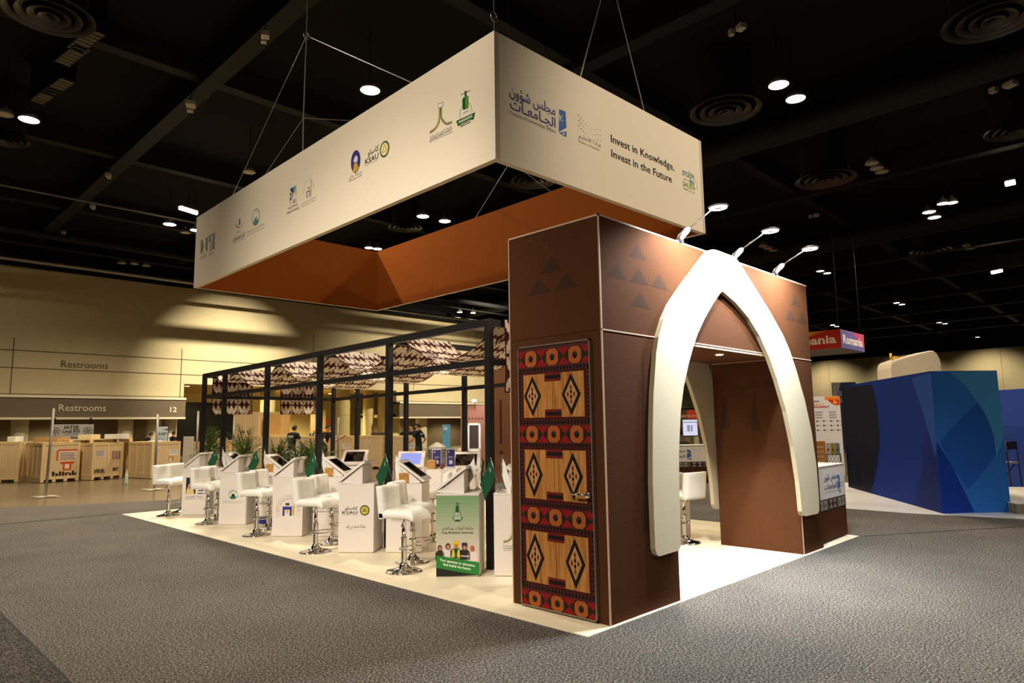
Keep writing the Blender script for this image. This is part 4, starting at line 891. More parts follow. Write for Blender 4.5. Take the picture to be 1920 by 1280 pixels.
# ================================================================== COUNTER BESIDE THE GATE
SADU1 = M('sadu_dark', (58, 40, 36), .7); SADU2 = ink(188, 178, 168)
def counter(nm, label, a, b, depth, h, cat='counter'):
    a, b = np.array(a, float), np.array(b, float); L = np.linalg.norm(b-a); d = (b-a)/L; rz = math.atan2(d[1], d[0])
    t = thing(nm, label, cat, (*a, FZ), rz)
    mb = MB(); mb.box(0, L, .0, depth, .02, .41*h); mb.build('base', BROWN, t)
    mb = MB(); mb.box(-.002, L+.002, -.002, depth, .41*h, .56*h); o = mb.build('pattern_band', SADU1, t)
    p = Print((0, -.002, .41*h), (1, 0, 0)); bh = .15*h; n = max(3, int(round(L/.36)))
    for i in range(n):
        u0 = L*i/n; w = L/n; grey = i % 2 == 0
        if grey: p.rect(u0+.02, u0+w-.03, .012, bh-.012, ink(112, 104, 98))
        for k in range(2):
            c = u0+w*(.3+.4*k)-.005; s = w*.15
            for sg, v0 in ((1, .018), (-1, bh-.018)):
                p.poly([(c-s, v0), (c+s, v0), (c, v0+sg*bh*.36)][::sg], SADU2, 1); p.poly([(c-s*.4, v0+sg*.008), (c+s*.4, v0+sg*.008), (c, v0+sg*bh*.2)][::sg], SADU1, 2)
        for j in range(7): p.rect(u0+w-.018, u0+w-.008, bh*(j+.2)/7, bh*(j+.75)/7, SADU2, 1)
    p.build('band_print', o)
    mb = MB(); mb.box(-.004, L+.004, -.006, depth, .56*h, h-.01); o = mb.build('upper_body', WHITE, t, bevel=.003)
    mb = MB(); mb.box(-.008, L+.008, -.012, depth+.004, h-.01, h); mb.build('counter_top', WHITE, t, bevel=.002)
    return t, o, L
t, o, L = counter('reception_counter', 'white topped counter with woven pattern band beside the right pillar of the gate', (4.995, .115), (6.045, .14), .5, .995)
p = Print((0, -.006, .56*.995), (1, 0, 0)); H_ = .44*.995
p.text('مجلس شؤون', .22, .25, .075, NAVY, .50, bold=.01); p.text('الجامعات', .22, .13, .075, NAVY, .50, bold=.01); p.text("Council of Universities' Affairs", .24, .08, .02, GRY, .47)
councilmark(p, lambda q: [(.74+(x-985)*.0009, .30-(y-500)*.00055) for x, y in q]); ministrydots(p, .88, .30, .14, ink(90, 120, 110), ink(120, 140, 120)); p.text('وزارة التعليم', .87, .17, .03, GRY, .15); p.text('Ministry of Education', .87, .13, .015, GRY, .15)
p.build('front_print', o)

# ================================================================== CRATES AND CLUTTER AT THE BACK WALL
def crate(label, fl, fr, side, h, z=FZ, panels=1, skids=True, marks=None, seed=0, name='wooden_crate', tone=PLY, group='shipping crates', ribs=3):
    """front-left corner, front-right corner, depth; battens framed on both shown sides"""
    fl, fr = np.array(fl[:2], float), np.array(fr[:2], float); L = np.linalg.norm(fr-fl); d = (fr-fl)/L
    c = thing(name, label, 'crate', (*fl, z), math.atan2(d[1], d[0]), group)
    b0 = .10 if skids else .012
    mb = MB(); mb.box(.012, L-.012, .012, side-.012, b0, h-.01); bo = mb.build('plywood_body', tone, c)
    mb = MB(); w, t = .075, .024
    for i in range(panels+1):
        x = (L-w)*i/panels; mb.box(x, x+w, -.002, .014, b0, h)
    for i in range(ribs+1):
        y = (side-w)*i/ribs; mb.box(-.004, .014, y, y+w, b0, h); mb.box(L-.014, L+.004, y, y+w, b0, h)
    for zz in (b0, h-w):
        mb.box(w, L-w, -.001, .013, zz, zz+w)
        for xs in ((-.003, .013), (L-.013, L+.003)): mb.box(xs[0], xs[1], w, side-w, zz, zz+w)
    mb.build('battens', PLY2, c)
    mb = MB(); mb.box(-.006, L+.006, -.006, side+.006, h-.012, h+.008); mb.build('lid', PLY2, c)
    if skids:
        for i in range(4):
            x = (L-.1)*i/3; mb = MB(); mb.box(x, x+.1, 0, side, .0, .075); mb.box(x, x+.1, .0, side, .075, .1); mb.build('skid', PLY2, c)
        mb = MB(); mb.box(0, L, -.002, .1, .078, .1); mb.build('deck_board', PLY2, c)
    if marks:
        p = Print((0, .012, 0), (1, 0, 0)); marks(p, L, h); p.build('stencil', bo)
    return c
STN = ink(54, 42, 30)
def marks_red(p, L, h):
    r = ink(196, 72, 40); u = L*.68
    p.rect(u-.32, u+.32, .62*h+.2, .62*h+.25, r, 2); p.rect(u-.32, u-.27, .62*h-.1, .62*h+.2, r, 2); p.rect(u+.27, u+.32, .62*h-.1, .62*h+.2, r, 2)
    p.rect(u-.27, u+.25, .60*h-.06, .62*h+.2, ink(228, 214, 200), 2)
    for k in range(5): p.rect(u-.24, u+.22-.04*(k % 2), .62*h+.13-.05*k, .62*h+.155-.05*k, ink(120, 90, 90), 3)
    p.rect(u-.2, u+.18, .45*h, .5*h, r, 2); p.rect(u-.13, u-.08, .3*h, .45*h, r, 2); p.rect(u+.06, u+.11, .3*h, .45*h, r, 2); p.rect(u-.13, u+.11, .28*h, .31*h, r, 2); p.rect(u-.06, u+.05, .34*h, .44*h, ink(228, 214, 200), 2)
    p.text('blink', u-.42, .17, .15, STN, .78, 2, .04); p.rect(u-.42, u+.36, .115, .135, STN, 2); p.rect(.3*L, .42*L, h-.25, h-.15, ink(206, 196, 176), 2)
def marks_two(p, L, h):
    p.rect(.07*L, .42*L, .62*h, .80*h, ink(214, 200, 190), 2)
    for k in range(4): p.rect(.1*L, .38*L-.03*(k % 2), .77*h-.05*h*k*.8, .785*h-.04*h*k, ink(110, 96, 100), 3)
    p.text('blink', .06*L, .24, .12, STN, .36*L, 2, .04); p.rect(.06*L, .42*L, .20, .215, STN, 2)
    p.rect(.60*L, .92*L, .52*h, .78*h, ink(186, 160, 132), 2)
    for k in range(3): p.rect(.64*L+.1*k*L, .70*L+.1*k*L, .54*h, .76*h, ink(140, 104, 96), 3)
    p.text('MY', .68*L, .24, .12, STN, .2*L, 2, .04)
def marks_label(p, L, h):
    p.rect(.62*L, .92*L, .62*h, .78*h, ink(232, 226, 220), 2)
    for k in range(3): p.rect(.65*L, .89*L, .745*h-.04*h*k, .757*h-.04*h*k, ink(90, 80, 84), 3)
    p.rect(.6*L, .78*L, .46*h, .58*h, ink(196, 142, 84), 2); p.rect(.63*L, .7*L, .44*h, .54*h, ink(226, 214, 200), 3)
    p.rect(.2*L, .3*L, h-.25, h-.16, ink(210, 196, 170), 2)
def marks_blank(p, L, h): p.rect(.42*L, .62*L, h-.27, h-.17, ink(214, 200, 176), 2)
c1 = gnd(75, 905); c2 = gnd(147, 900.5)
crate('plywood crate cut by the left picture edge, without a red mark', gnd(-70, 907), gnd(33, 903.5), 1.2, 1.28, marks=marks_blank)
crate('plywood crate with an orange red taped mark on its front', c1, c2, 1.5, 1.24, marks=marks_red)
c3 = gnd(171, 900); crate('two-panel plywood crate with a pallet lying on its lid', c3, c3+np.array([1.03, .42, 0]), 1.5, 1.20, panels=2, marks=marks_two)
crate('plywood crate with white label right of the two-panel crate', gnd(282, 897), gnd(336, 893), 1.9, 1.20, marks=marks_label, ribs=4)
# pallet and loose boxes on those crates
a = gnd(150, 899.5); a = np.array([a[0]-.35, a[1]+.1]); pal = thing('wooden_pallet', 'wooden pallet lying on the lid of the two-panel crate', 'pallet', (*a, 1.218), .0)
for k in range(6): mb = MB(); mb.box(0, 1.9, .02+.2*k, .16+.2*k, .09, .112); mb.build('deck_board', PLY2, pal)
for k in range(4): mb = MB(); mb.box(.6*k, .6*k+.1, 0, 1.2, 0, .09); mb.build('stringer', PLY2, pal)
def boxat(nm, px0, px1, py0, D, zb, dpt, mat, label, cat):
    q0, q1 = dep(px0, py0, D), dep(px1, py0, D); z0 = zb; d = (q1-q0)[:2]; L = np.linalg.norm(d); zt = (q0[2]+q1[2])/2
    mb = MB(); mb.box(0, L, 0, dpt, 0, max(.02, zt-z0)); o = mb.build(nm, mat, bevel=.006); o.location = (q0[0], q0[1], z0); o.rotation_euler = (0, 0, math.atan2(d[1], d[0])); return tag(o, label, cat)
boxat('cardboard_box', 63, 108, 820, 22.7, 1.252, .7, CARD, 'flat brown cardboard box lying on the crate with the orange red mark', 'box')
boxat('leaning_board', 146, 172, 814.5, 23.0, 1.33, .5, M('cream_board', (240, 226, 188), .6), 'cream board standing on the pallet, left of the white board', 'board')
boxat('leaning_board', 196, 230, 813.5, 23.2, 1.33, .4, PAPER, 'bright white board standing on the pallet, right of the cream board', 'board')
boxat('white_carton', 14, 29, 818, 22.9, 1.292, .4, PAPER, 'pale carton on the leftmost crate cut by the picture edge', 'box')
boxat('white_carton', 278, 294, 826, 23.4, 1.212, .4, PAPER, 'low white carton lying on the crate with a white label', 'box')
# crates behind the pergola
kc = [(433, 520, 26.0, 1.27, 'pale plywood crate standing under the tall stencilled crate', 3, None), (521, 576, 26.2, 1.27, 'plywood crate under the plain tall crate, left of the kneeling worker', 2, marks_label), (576, 612, 27.0, 1.22, 'plywood crate behind the worker leaning on a white cart', 2, None), (612, 660, 26.4, 1.26, 'plywood crate with a small label between the middle black posts', 2, marks_label), (660, 716, 26.2, 1.27, 'plywood crate with stacked boards showing on its front', 2, marks_blank), (736, 782, 26.0, 1.24, 'plywood crate left of the standing man in a black shirt', 2, marks_label)]
for (xa, xb, D, h, l, rb, mk) in kc:
    q0, q1 = dep(xa, 880, D), dep(xb, 880, D); crate(l, q0, q1, 1.1, h, panels=2, marks=mk, ribs=rb)
def marks_stencil(p, L, h):
    p.text('blink', .22*L, .16*h, .12, STN, .42*L, 2, .03); p.rect(.66*L, .68*L, .1*h, .34*h, STN, 2); p.rect(.62*L, .72*L, .22*h, .25*h, STN, 2)
q0, q1 = dep(435, 880, 26.1), dep(482, 880, 26.1); crate('tall stencilled plywood crate stacked on another crate', q0, q1, .9, .96, z=1.29, panels=4, skids=False, marks=marks_stencil)
q0, q1 = dep(499, 880, 26.4), dep(527, 880, 26.4); crate('plain orange plywood crate standing on another crate', q0, q1, .9, .96, z=1.29, panels=1, skids=False, tone=wood('plywood_orange', (214, 160, 84), (226, 176, 100)))
for (xa, xb, yt, D, l) in ((387, 408, 822, 33, 'orange lit crate far back in the open bay, left one'), (414, 432, 826, 34, 'orange lit crate far back in the open bay, right one'), (362, 384, 828, 35, 'pale crate far back beside the left corner post')):
    q0, q1 = dep(xa, 880, D), dep(xb, 880, D); zt = dep(xa, yt, D)[2]; crate(l, q0, q1, 1.0, zt, tone=wood('plywood_orange', (214, 160, 84), (226, 176, 100)), ribs=2)
lamp(14.0, 36.8, 4.0, 260, (1, .7, .32), 140, .6, .2)
boxat('leaning_board', 344, 362, 818, 27, 0.0, .1, M('grey_board', (206, 200, 186), .6), 'pale grey board standing behind the floor stands at the far kiosk', 'board')
# wrapped pallet, blue banner, cart
q = dep(820, 880, 25.0); mb = MB(); mb.box(-.28, .28, -.25, .25, 0, .95); w_ = thing('wrapped_pallet', 'grey wrapped pallet load with a folded top, right of the standing man', 'pallet load', (q[0], q[1], FZ), YAW-PI/2)
w_.scale = (1.12, 1.0, .84); mb.build('load', M('grey_wrap', (152, 146, 138), .35, vary=.2, scale=6), w_, bevel=.05); mb = MB(); mb.lathe([(.31, .93), (.30, .99), (.20, 1.08), (.07, 1.17), (.06, 1.2), (0, 1.2)], n=8); mb.build('folded_top', M('pale_wrap', (188, 182, 174), .35), w_)
for z in (.6, .72, .84):
    mb = MB(); mb.box(-.285, .285, -.255, .255, z, z+.03); mb.build('strap', M('dark_strap', (84, 80, 76), .6), w_)
q = dep(837, 880, 27.0); b = thing('blue_banner', 'light blue upright banner stand near the far wall', 'banner', (q[0], q[1], FZ), YAW-PI/2)
mb = MB(); mb.box(-.16, .16, -.01, .01, .05, 1.66); o = mb.build('banner_sheet', M('banner_blue', (104, 176, 220), .5), b); mb = MB(); mb.box(-.2, .2, -.08, .08, 0, .05); mb.build('base', STEEL, b)
p = Print((-.16, -.01, .05), (1, 0, 0)); p.rect(.05, .2, 1.4, 1.5, ink(214, 234, 244)); p.rect(.05, .12, 1.28, 1.31, ink(50, 100, 150)); p.build('banner_print', o)
q = dep(548, 880, 23.0); ct = thing('hand_cart', 'white railed cart in front of the leaning worker', 'cart', (q[0], q[1], FZ), YAW-PI/2)
mb = MB(); mb.tube([(-.22, 0, .12), (-.22, 0, .72), (-.16, 0, .82), (.18, 0, .82), (.26, 0, .76), (.28, 0, .12)], .022, 8); mb.build('rail', M('white_paint', (226, 224, 218), .4), ct, True); mb = MB(); mb.box(-.3, .3, -.25, .25, .1, .16); mb.build('deck', STEEL, ct)
mb = MB(); mb.box(-.06, .08, -.035, -.02, .52, .8); mb.build('hung_paper', PAPER, ct)
for sx in (-.22, .22):
    mb = MB(); mb.tube([(sx, -.03, .05), (sx, .03, .05)], .05, 12); mb.build('wheel', BLACKM, ct)
q = dep(452, 880, 20.0); ct = thing('hand_cart', 'chrome railed cart behind the palm left of the second black post', 'cart', (q[0], q[1], FZ), YAW-PI/2)
mb = MB(); mb.tube([(-.22, 0, .12), (-.2, 0, .62), (-.1, 0, .82), (.2, 0, .83), (.26, 0, .8), (.26, 0, .12)], .018, 8); mb.build('rail', STEEL, ct, True); mb = MB(); mb.box(-.3, .3, -.25, .25, .1, .16); mb.build('deck', STEEL, ct)
for sx in (-.22, .22):
    mb = MB(); mb.tube([(sx, -.03, .05), (sx, .03, .05)], .05, 12); mb.build('wheel', BLACKM, ct)
# black road cases / racks on the crates
for (xa, xb, yt, yb_, D, l) in ((575, 603, 817, 824, 27.2, 'black equipment rack with white brackets lying on the crates left of the middle post'), (694, 718, 814, 821, 26.6, 'grey soft bag lying on the crates before the lobby column')):
    q0, q1 = dep(xa, yb_, D), dep(xb, yb_, D); d = (q1-q0)[:2]; L = np.linalg.norm(d); c = thing('equipment_case', l, 'case', (q0[0], q0[1], 1.29), math.atan2(d[1], d[0]))
    h = max(.1, dep(xa, yt, D)[2]-1.29); mb = MB(); mb.box(0, L, .1, .6, 0, h); mb.build('body', M('case_black', (44, 42, 44), .5), c, bevel=.03)
    if 'rack' in l:
        rack_h = h
        for k in range(5): mb = MB(); mb.box(L*(k+.3)/5, L*(k+.62)/5, .08, .1, .02, h*.8); mb.build('bracket', PAPER, c)
q0 = dep(590, 818, 27.6); mb = MB(); mb.box(0, .75, 0, .3, 0, .14); o = mb.build('foam_roll', M('orange_foam', (226, 170, 70), .7), bevel=.04); o.location = (q0[0], q0[1]+.15, 1.29+rack_h); o.rotation_euler = (0, 0, -.7); tag(o, 'orange foam sheets on top of the black equipment rack', 'foam')

# upright floor poles on T feet
for k, (px_, py_, pt, l) in enumerate(((85, 931.5, 765, 'upright grey pole on a flat foot in front of the marked crate'), (289, 918, 776, 'upright grey pole rising behind the leftmost white stool'), (366, 905, 770, 'upright grey pole beside the far corner of the pergola'), (435, 893, 780, 'thin grey pole before the tall stencilled crate'), (633, 893, 782, 'thin grey pole between the two inner black posts'))):
    q = gnd(px_, py_); zt = dep(px_, pt, float((q-EYEP)@fw))[2]; t = thing('floor_pole', l, 'pole', (q[0], q[1], .002), YAW-PI/2, 'upright grey poles')
    mb = MB(); mb.tube([(0, 0, .03), (.06*(px_ < 100), 0, zt)], .032, 10); mb.build('pole', M('grey_pole', (150, 144, 136), .4, .5), t, True); mb = MB(); mb.box(-.32, .32, -.06, .06, 0, .02); mb.box(-.06, .06, -.3, .3, .0, .018); mb.build('foot', M('pale_foot', (206, 196, 172), .5), t)
q = gnd(236.5, 907); b = thing('water_bottle', 'small clear water bottle standing on the concrete floor', 'bottle', (q[0], q[1], -.01))
mb = MB(); mb.lathe([(0, 0), (.045, .0), (.048, .03), (.045, .2), (.048, .26), (.03, .33), (.018, .37), (.018, .40)], n=16); mb.build('body', M('clear_plastic', (214, 232, 222), .08, spec=.8), b, True); mb = MB(); mb.lathe([(.019, .39), (.021, .40), (.021, .43), (0, .43)], n=12); mb.build('cap', PAPER, b)
# banner of the hall workers and poster boards
yb2 = YW-.441
q0, q1 = on(95.5, 796, 1, yb2), on(174.5, 823, 1, yb2); qt = on(97, 795.5, 1, yb2)
bn = thing('union_banner', 'grey banner with two round emblems hanging under the taupe fascia', 'banner', (q0[0], yb2, q1[2])); bw, bh = q1[0]-q0[0], qt[2]-q1[2]
mb = MB(); mb.box(0, bw, 0, .02, 0, bh); o = mb.build('banner_sheet', M('banner_grey', (196, 192, 182), .7), bn)
mb = MB()
for u in (.1, bw-.2): mb.box(u, u+.1, 0, .022, bh-.01, 2.27-q1[2])
mb.build('hanging_strip', DARK, bn)
p = Print((0, -.002, 0), (1, 0, 0)); DK = ink(46, 44, 48)
for u in (.1*bw, .86*bw):
    for k in range(8):
        a = k*PI/4+.2; p.line((u+.03*math.cos(a), .55*bh+.03*math.sin(a)), (u+.2*math.cos(a), .55*bh+.2*math.sin(a)), .03, DK); p.line((u+.2*math.cos(a-.3), .55*bh+.2*math.sin(a-.3)), (u+.2*math.cos(a+.3), .55*bh+.2*math.sin(a+.3)), .025, DK)
p.text('IATSE', bw/2-.05, .70*bh, .16, DK, .34*bw, 1, .03, 'c'); p.text('Local 835', bw/2-.05, .46*bh, .15, DK, .40*bw, 1, .03, 'c'); p.text('Orlando, Florida', bw/2-.05, .32*bh, .06, DK, .34*bw, 1, .02, 'c'); p.text('Exhibition Employees', bw/2-.05, .06*bh, .13, DK, .86*bw, 1, .02, 'c'); p.build('banner_print', o)
q0, q1 = on(292.5, 832, 1, 34.2), on(315, 799, 1, 34.2); bd = thing('poster_board', 'pale blue poster board standing between the round columns', 'poster', (q0[0], 34.2, 0)); w_, h_ = q1[0]-q0[0], q1[2]
mb = MB(); mb.box(0, w_, 0, .04, .05, h_); o = mb.build('board', M('poster_blue', (196, 208, 214), .6), bd); mb = MB(); mb.box(-.03, w_+.03, -.01, .05, h_, h_+.05); mb.box(-.03, 0, -.01, .05, 0, h_); mb.box(w_, w_+.03, -.01, .05, 0, h_); mb.build('frame', DARK, bd)
p = Print((0, -.002, 0), (1, 0, 0)); p.text('LAM', w_*.6, h_-.22, .11, DK, w_*.36, 1, .02); p.text('15 SEPT', w_*.16, h_-.45, .13, DK, w_*.8, 1, .03); 
for k in range(5): p.rect(w_*.1, w_*.9, h_-.6-.09*k, h_-.58-.09*k, ink(120, 128, 134))
p.build('poster_print', o)
# lobby: red round signs, dark counter
for px_ in (611, 642.5):
    q = on(px_, 790, 1, YW+12.56); mb = MB(); mb.tube([(0, -.06, 0), (0, .04, 0)], .26, 24); o = mb.build('red_sign', M('red_sign', (206, 66, 34), .5, emit=.3)); o.location = (q[0], q[1], q[2]); tag(o, 'red round sign on the lobby wall, %s of the two' % ('left' if px_ < 620 else 'right'), 'sign', 'red round lobby signs')
for k, (px_, py_) in enumerate(((351, 724), (356, 719), (610, 770), (634, 769), (640, 767), (704, 763), (622, 738), (1290, 752))):
    zc = 4.29 if k != 7 else 4.29; q = on(px_, py_, 2, zc); q[1] = min(max(q[1], YW+1.4), YW+11.8); q[0] = min(max(q[0], XA+.3), XB-.2)
    mb = MB(); mb.lathe([(0, -.008), (.11, -.008), (.14, 0)], (0, 0, 0), 16); o = mb.build('downlight', GLOWS); o.location = (q[0], q[1], zc); tag(o, 'small warm downlight in the yellow soffit, '+('upper one beside the bay number', 'lower one beside the bay number', 'left of the third inner post', 'left one of a close pair', 'right one of a close pair', 'above the lobby column', 'nearest the patterned canopy', 'seen through the pointed arch')[k], 'downlight', 'lobby downlights'); 
lamp(20, 42, 4.1, 7000, (1, .82, .42), 160, .5, .5); lamp(12.5, 39, 4.1, 300, (1, .82, .42), 160, .5, .5)

for rx_, rp_ in ((-2, 420), (4.6, 420), (26.5, 520), (32, 420)): lamp(rx_, 38.2, 2.2, rp_, (1, .86, .52), 165, .4, .3)

# ================================================================== PEOPLE
def skin_chain(name, pts, edges, mat, parent, root=0, sub=2):
    me = bpy.data.meshes.new(name); me.from_pydata([p[0] for p in pts], edges, []); o = bpy.data.objects.new(name, me); COL.objects.link(o)
    m = o.modifiers.new('skin', 'SKIN'); m.use_smooth_shade = True
    for i, p in enumerate(pts):
        r = p[1]; me.skin_vertices[0].data[i].radius = (r, r) if not isinstance(r, tuple) else r
    me.skin_vertices[0].data[root].use_root = True
    s = o.modifiers.new('sub', 'SUBSURF'); s.levels = sub; s.render_levels = sub
    dg = bpy.context.evaluated_depsgraph_get(); m2 = bpy.data.meshes.new_from_object(o.evaluated_get(dg)); COL.objects.unlink(o); bpy.data.objects.remove(o)
    m2.name = name; m2.materials.clear(); m2.materials.append(mat); m2.polygons.foreach_set('material_index', [0]*len(m2.polygons)); m2.polygons.foreach_set('use_smooth', [True]*len(m2.polygons))
    n = bpy.data.objects.new(name, m2); COL.objects.link(n); n.parent = parent; return n
def person(label, loc, rz, lean=0.0, arms=((.30, -.15, -.15), (.30, .12, -.15)), skin=SKIN, top=BLACKCLOTH, scale=1.0, beard=False, printed=None):
    """stands at loc, faces local -y; arms: per side (elbow out, elbow forward, hand drop)"""
    t = thing('person', label, 'person', loc, rz); t.scale = (scale,)*3
    L = lambda x, y, z: (x, y-lean*max(0, z-.95), z-.12*lean*max(0, z-.95))
    P = [(L(0, 0, .95), (.115, .08)), (L(0, 0, 1.15), (.11, .075)), (L(0, 0, 1.33), (.13, .085)), (L(0, 0, 1.45), (.095, .065)), (L(0, -.01, 1.53), (.055, .058)), (L(0, -.02, 1.60), (.066, .082)), (L(0, -.015, 1.68), (.078, .098)), (L(0, -.005, 1.745), (.055, .065))]
    E = [(i, i+1) for i in range(7)]
    for s, (eo, ef, hd_) in zip((-1, 1), arms):
        sh = L(s*.185, 0, 1.42); el = (s*(.19+eo*.35), sh[1]-ef, sh[2]-.27); wr = (el[0]+s*.0-s*max(0, hd_)*.3, el[1]-.10-max(0, hd_)*.6, el[2]-.22+max(0, hd_)*.5); ha = (wr[0], wr[1]-.05, wr[2]-.06)
        b = len(P); P += [(sh, .062), (el, .044), (wr, .030), (ha, (.034, .022))]; E += [(3, b), (b, b+1), (b+1, b+2), (b+2, b+3)]
        fb = len(P)
        for f in range(4): P.append(((ha[0]+(f-1.5)*.016, ha[1]-.04, ha[2]-.065+.008*abs(f-1.3)), .009)); E.append((b+3, fb+f))
        P.append(((ha[0]-s*.035, ha[1]-.04, ha[2]-.01), .010)); E.append((b+3, fb+4))
    for s in (-1, 1):
        b = len(P); P += [((s*.095, 0, .86), .068), ((s*.105, -.015, .48), .048), ((s*.11, .015, .10), .040), ((s*.115, -.10, .045), (.042, .035))]; E += [(0, b), (b, b+1), (b+1, b+2), (b+2, b+3)]
    body = skin_chain('body', P, E, skin, t)
    # face, ears, hair
    hx, hy, hz = L(0, -.02, 1.64)
    mb = MB(); mb.ell((hx, hy-.098, hz-.005), (.013, .022, .022), 10, 6); mb.build('nose', skin, t, True)
    for s in (-1, 1):
        mb = MB(); mb.ell((hx+s*.031, hy-.083, hz+.022), (.013, .008, .008), 10, 6); mb.build('eye', M('eye_dark', (40, 30, 26), .3), t, True)
        mb = MB(); mb.ell((hx+s*.079, hy+.012, hz), (.012, .022, .034), 10, 6); mb.build('ear', skin, t, True)
    mb = MB(); mb.ell((hx, hy-.086, hz-.045), (.024, .008, .006), 10, 6); mb.build('mouth', M('lips', (150, 84, 74), .5), t, True)
    mb = MB()
    prof = [(math.cos(a), math.sin(a)) for a in np.linspace(-.35, PI/2, 8)]
    vs = []; n = 18
    for j, (c, s_) in enumerate(prof):
        for k in range(n):
            a = 2*PI*k/n; front = max(0, -math.sin(a)); dz = .085*front*(1-j/7)-.03*max(0, math.sin(a))*(1-j/7)
            vs.append((hx+.088*c*math.cos(a), hy+.012+.106*c*math.sin(a), hz+.035+.098*s_+dz))
    mb.add(vs, [(j*n+k, j*n+(k+1) % n, (j+1)*n+(k+1) % n, (j+1)*n+k) for j in range(7) for k in range(n)]); mb.build('hair', HAIR, t, True)
    if beard: mb = MB(); mb.ell((hx, hy-.055, hz-.075), (.055, .045, .04), 14, 8); mb.build('beard', HAIR, t, True)
    # shirt and trousers grown over the body
    P2 = [(L(0, 0, .84), (.17, .125)), (L(0, 0, .95), (.165, .122)), (L(0, 0, 1.15), (.158, .118)), (L(0, 0, 1.33), (.182, .132)), (L(0, 0, 1.45), (.138, .10)), (L(0, -.005, 1.505), (.075, .072))]
    E2 = [(0, 1), (1, 2), (2, 3), (3, 4), (4, 5)]
    for s, (eo, ef, hd_) in zip((-1, 1), arms):
        sh = L(s*.185, 0, 1.42); el = (s*(.19+eo*.35), sh[1]-ef, sh[2]-.27); m_ = tuple(sh[i]+(el[i]-sh[i])*.72 for i in range(3)); b = len(P2); P2 += [(sh, .08), (m_, .068)]; E2 += [(4, b), (b, b+1)]
    sh_ = skin_chain('t_shirt', P2, E2, top, t)
    if printed:
        p = Print(L(.16, .134, 1.28), (-1, 0, 0), (0, lean*-.9, 1)); p.text(printed, .03, .06, .05, PAPER, .26, 0, .02); p.rect(.05, .27, .035, .045, PAPER); p.build('shirt_print', sh_)
    P3 = [((0, 0, .97), (.16, .118)), ((0, 0, .90), (.165, .12))]; E3 = [(0, 1)]
    for s in (-1, 1):
        b = len(P3); P3 += [((s*.097, 0, .80), .098), ((s*.107, -.015, .48), .074), ((s*.112, .01, .12), .062)]; E3 += [(1, b), (b, b+1), (b+1, b+2)]
    skin_chain('trousers', P3, E3, M('dark_trousers', (52, 50, 46), .85), t)
    for s in (-1, 1): mb = MB(); mb.ell((s*.115, -.05, .045), (.05, .135, .045), 14, 8); mb.build('shoe', BLACKM, t, True)
    return t
q = dep(545, 880, 24.4); person('person in a black shirt with white back print, leaning over beside a white cart', (q[0], q[1], FZ), YAW-PI/2+PI-.35, .22, ((.35, .05, .1), (.45, .12, .25)), printed='CREW', scale=.97)
q = dep(785, 880, 24.6); person('person in a black T-shirt standing with one hand at the hip, turned left', (q[0], q[1], FZ), YAW-PI/2-1.9, .05, ((.55, -.12, .1), (.3, .1, .2)), beard=True, printed='CREW', scale=.98)
q = dep(606, 880, 24.8); person('person in a black shirt half hidden behind the middle black post, arm raised', (q[0], q[1], FZ), YAW-PI/2+1.2, .25, ((.3, .15, .1), (.4, .2, .9)), scale=.97)
q = dep(321, 880, 31.0); person('person with dark hair behind the crates near the round column, head showing', (q[0], q[1], FZ), YAW-PI/2+2.6, .05, scale=.87)
q = dep(267, 880, 30.5); person('person stooping behind the labelled crate, only dark hair showing', (q[0], q[1], FZ), YAW-PI/2+2.2, .45, scale=.87)
q = dep(759, 880, 30.5); person('person behind the crates left of the standing man, head showing, leftmost', (q[0], q[1], FZ), YAW-PI/2+.4, .3, scale=.94)
q = dep(773.5, 880, 30.0); person('person behind the crates nearest the standing man, head and shoulders showing', (q[0], q[1], FZ), YAW-PI/2-.4, .2, scale=.95)

# ================================================================== PALMS INSIDE THE STAND
def palm(loc, h, label, n=20, seed=1, spread=.5):
    rnd = random.Random(seed); t = thing('potted_palm', label, 'potted palm', loc, 0, 'potted palms among the kiosks')
    mb = MB(); mb.lathe([(0, 0), (.13, 0), (.17, .28), (.18, .30), (.16, .30), (.15, .27), (0, .27)], n=20); mb.build('pot', M('dark_pot', (56, 50, 44), .5), t, True)
    mb = MB(); mb.tube([(0, 0, .26), (.01, .01, h*.62)], [.03, .022], 8); mb.build('stem', M('palm_stem', (96, 84, 52), .7), t, True)
    for k in range(n):
        a = k*2.4+rnd.random()*.5; el = .35+.95*rnd.random(); Lf = h*.42*(.7+.5*rnd.random()); b = np.array([0, 0, h*(.5+.14*rnd.random())]); mb = MB()
        d = np.array([math.cos(a), math.sin(a), 0]); sd = np.array([-d[1], d[0], 0]); pts = []
        for j in range(7):
            s = j/6; pts.append(b+d*Lf*spread*s*(1.2-.2*s)*math.cos(el)*1.6+np.array([0, 0, Lf*(math.sin(el)*s*1.3-.45*s*s)]))
        for j in range(6):
            w0, w1 = .022*math.sin(PI*(.12+.8*j/6)), .022*math.sin(PI*(.12+.8*(j+1)/6)) if j < 5 else .001
            mb.add([pts[j]-sd*w0, pts[j]+sd*w0, pts[j+1]+sd*w1, pts[j+1]-sd*w1], [(0, 1, 2, 3)])
            for sg in (1, -1):       # side blades
                tip = pts[j]+sd*sg*Lf*.26*(1-.1*j)+(pts[j+1]-pts[j])*1.8-np.array([0, 0, .03]); m_ = (pts[j]+tip)/2+np.array([0, 0, .012])
                mb.add([pts[j], m_+(pts[j+1]-pts[j])*.16, tip, m_-(pts[j+1]-pts[j])*.16], [(0, 1, 2, 3)])
        mb.build('frond', LEAF, t)
    return t
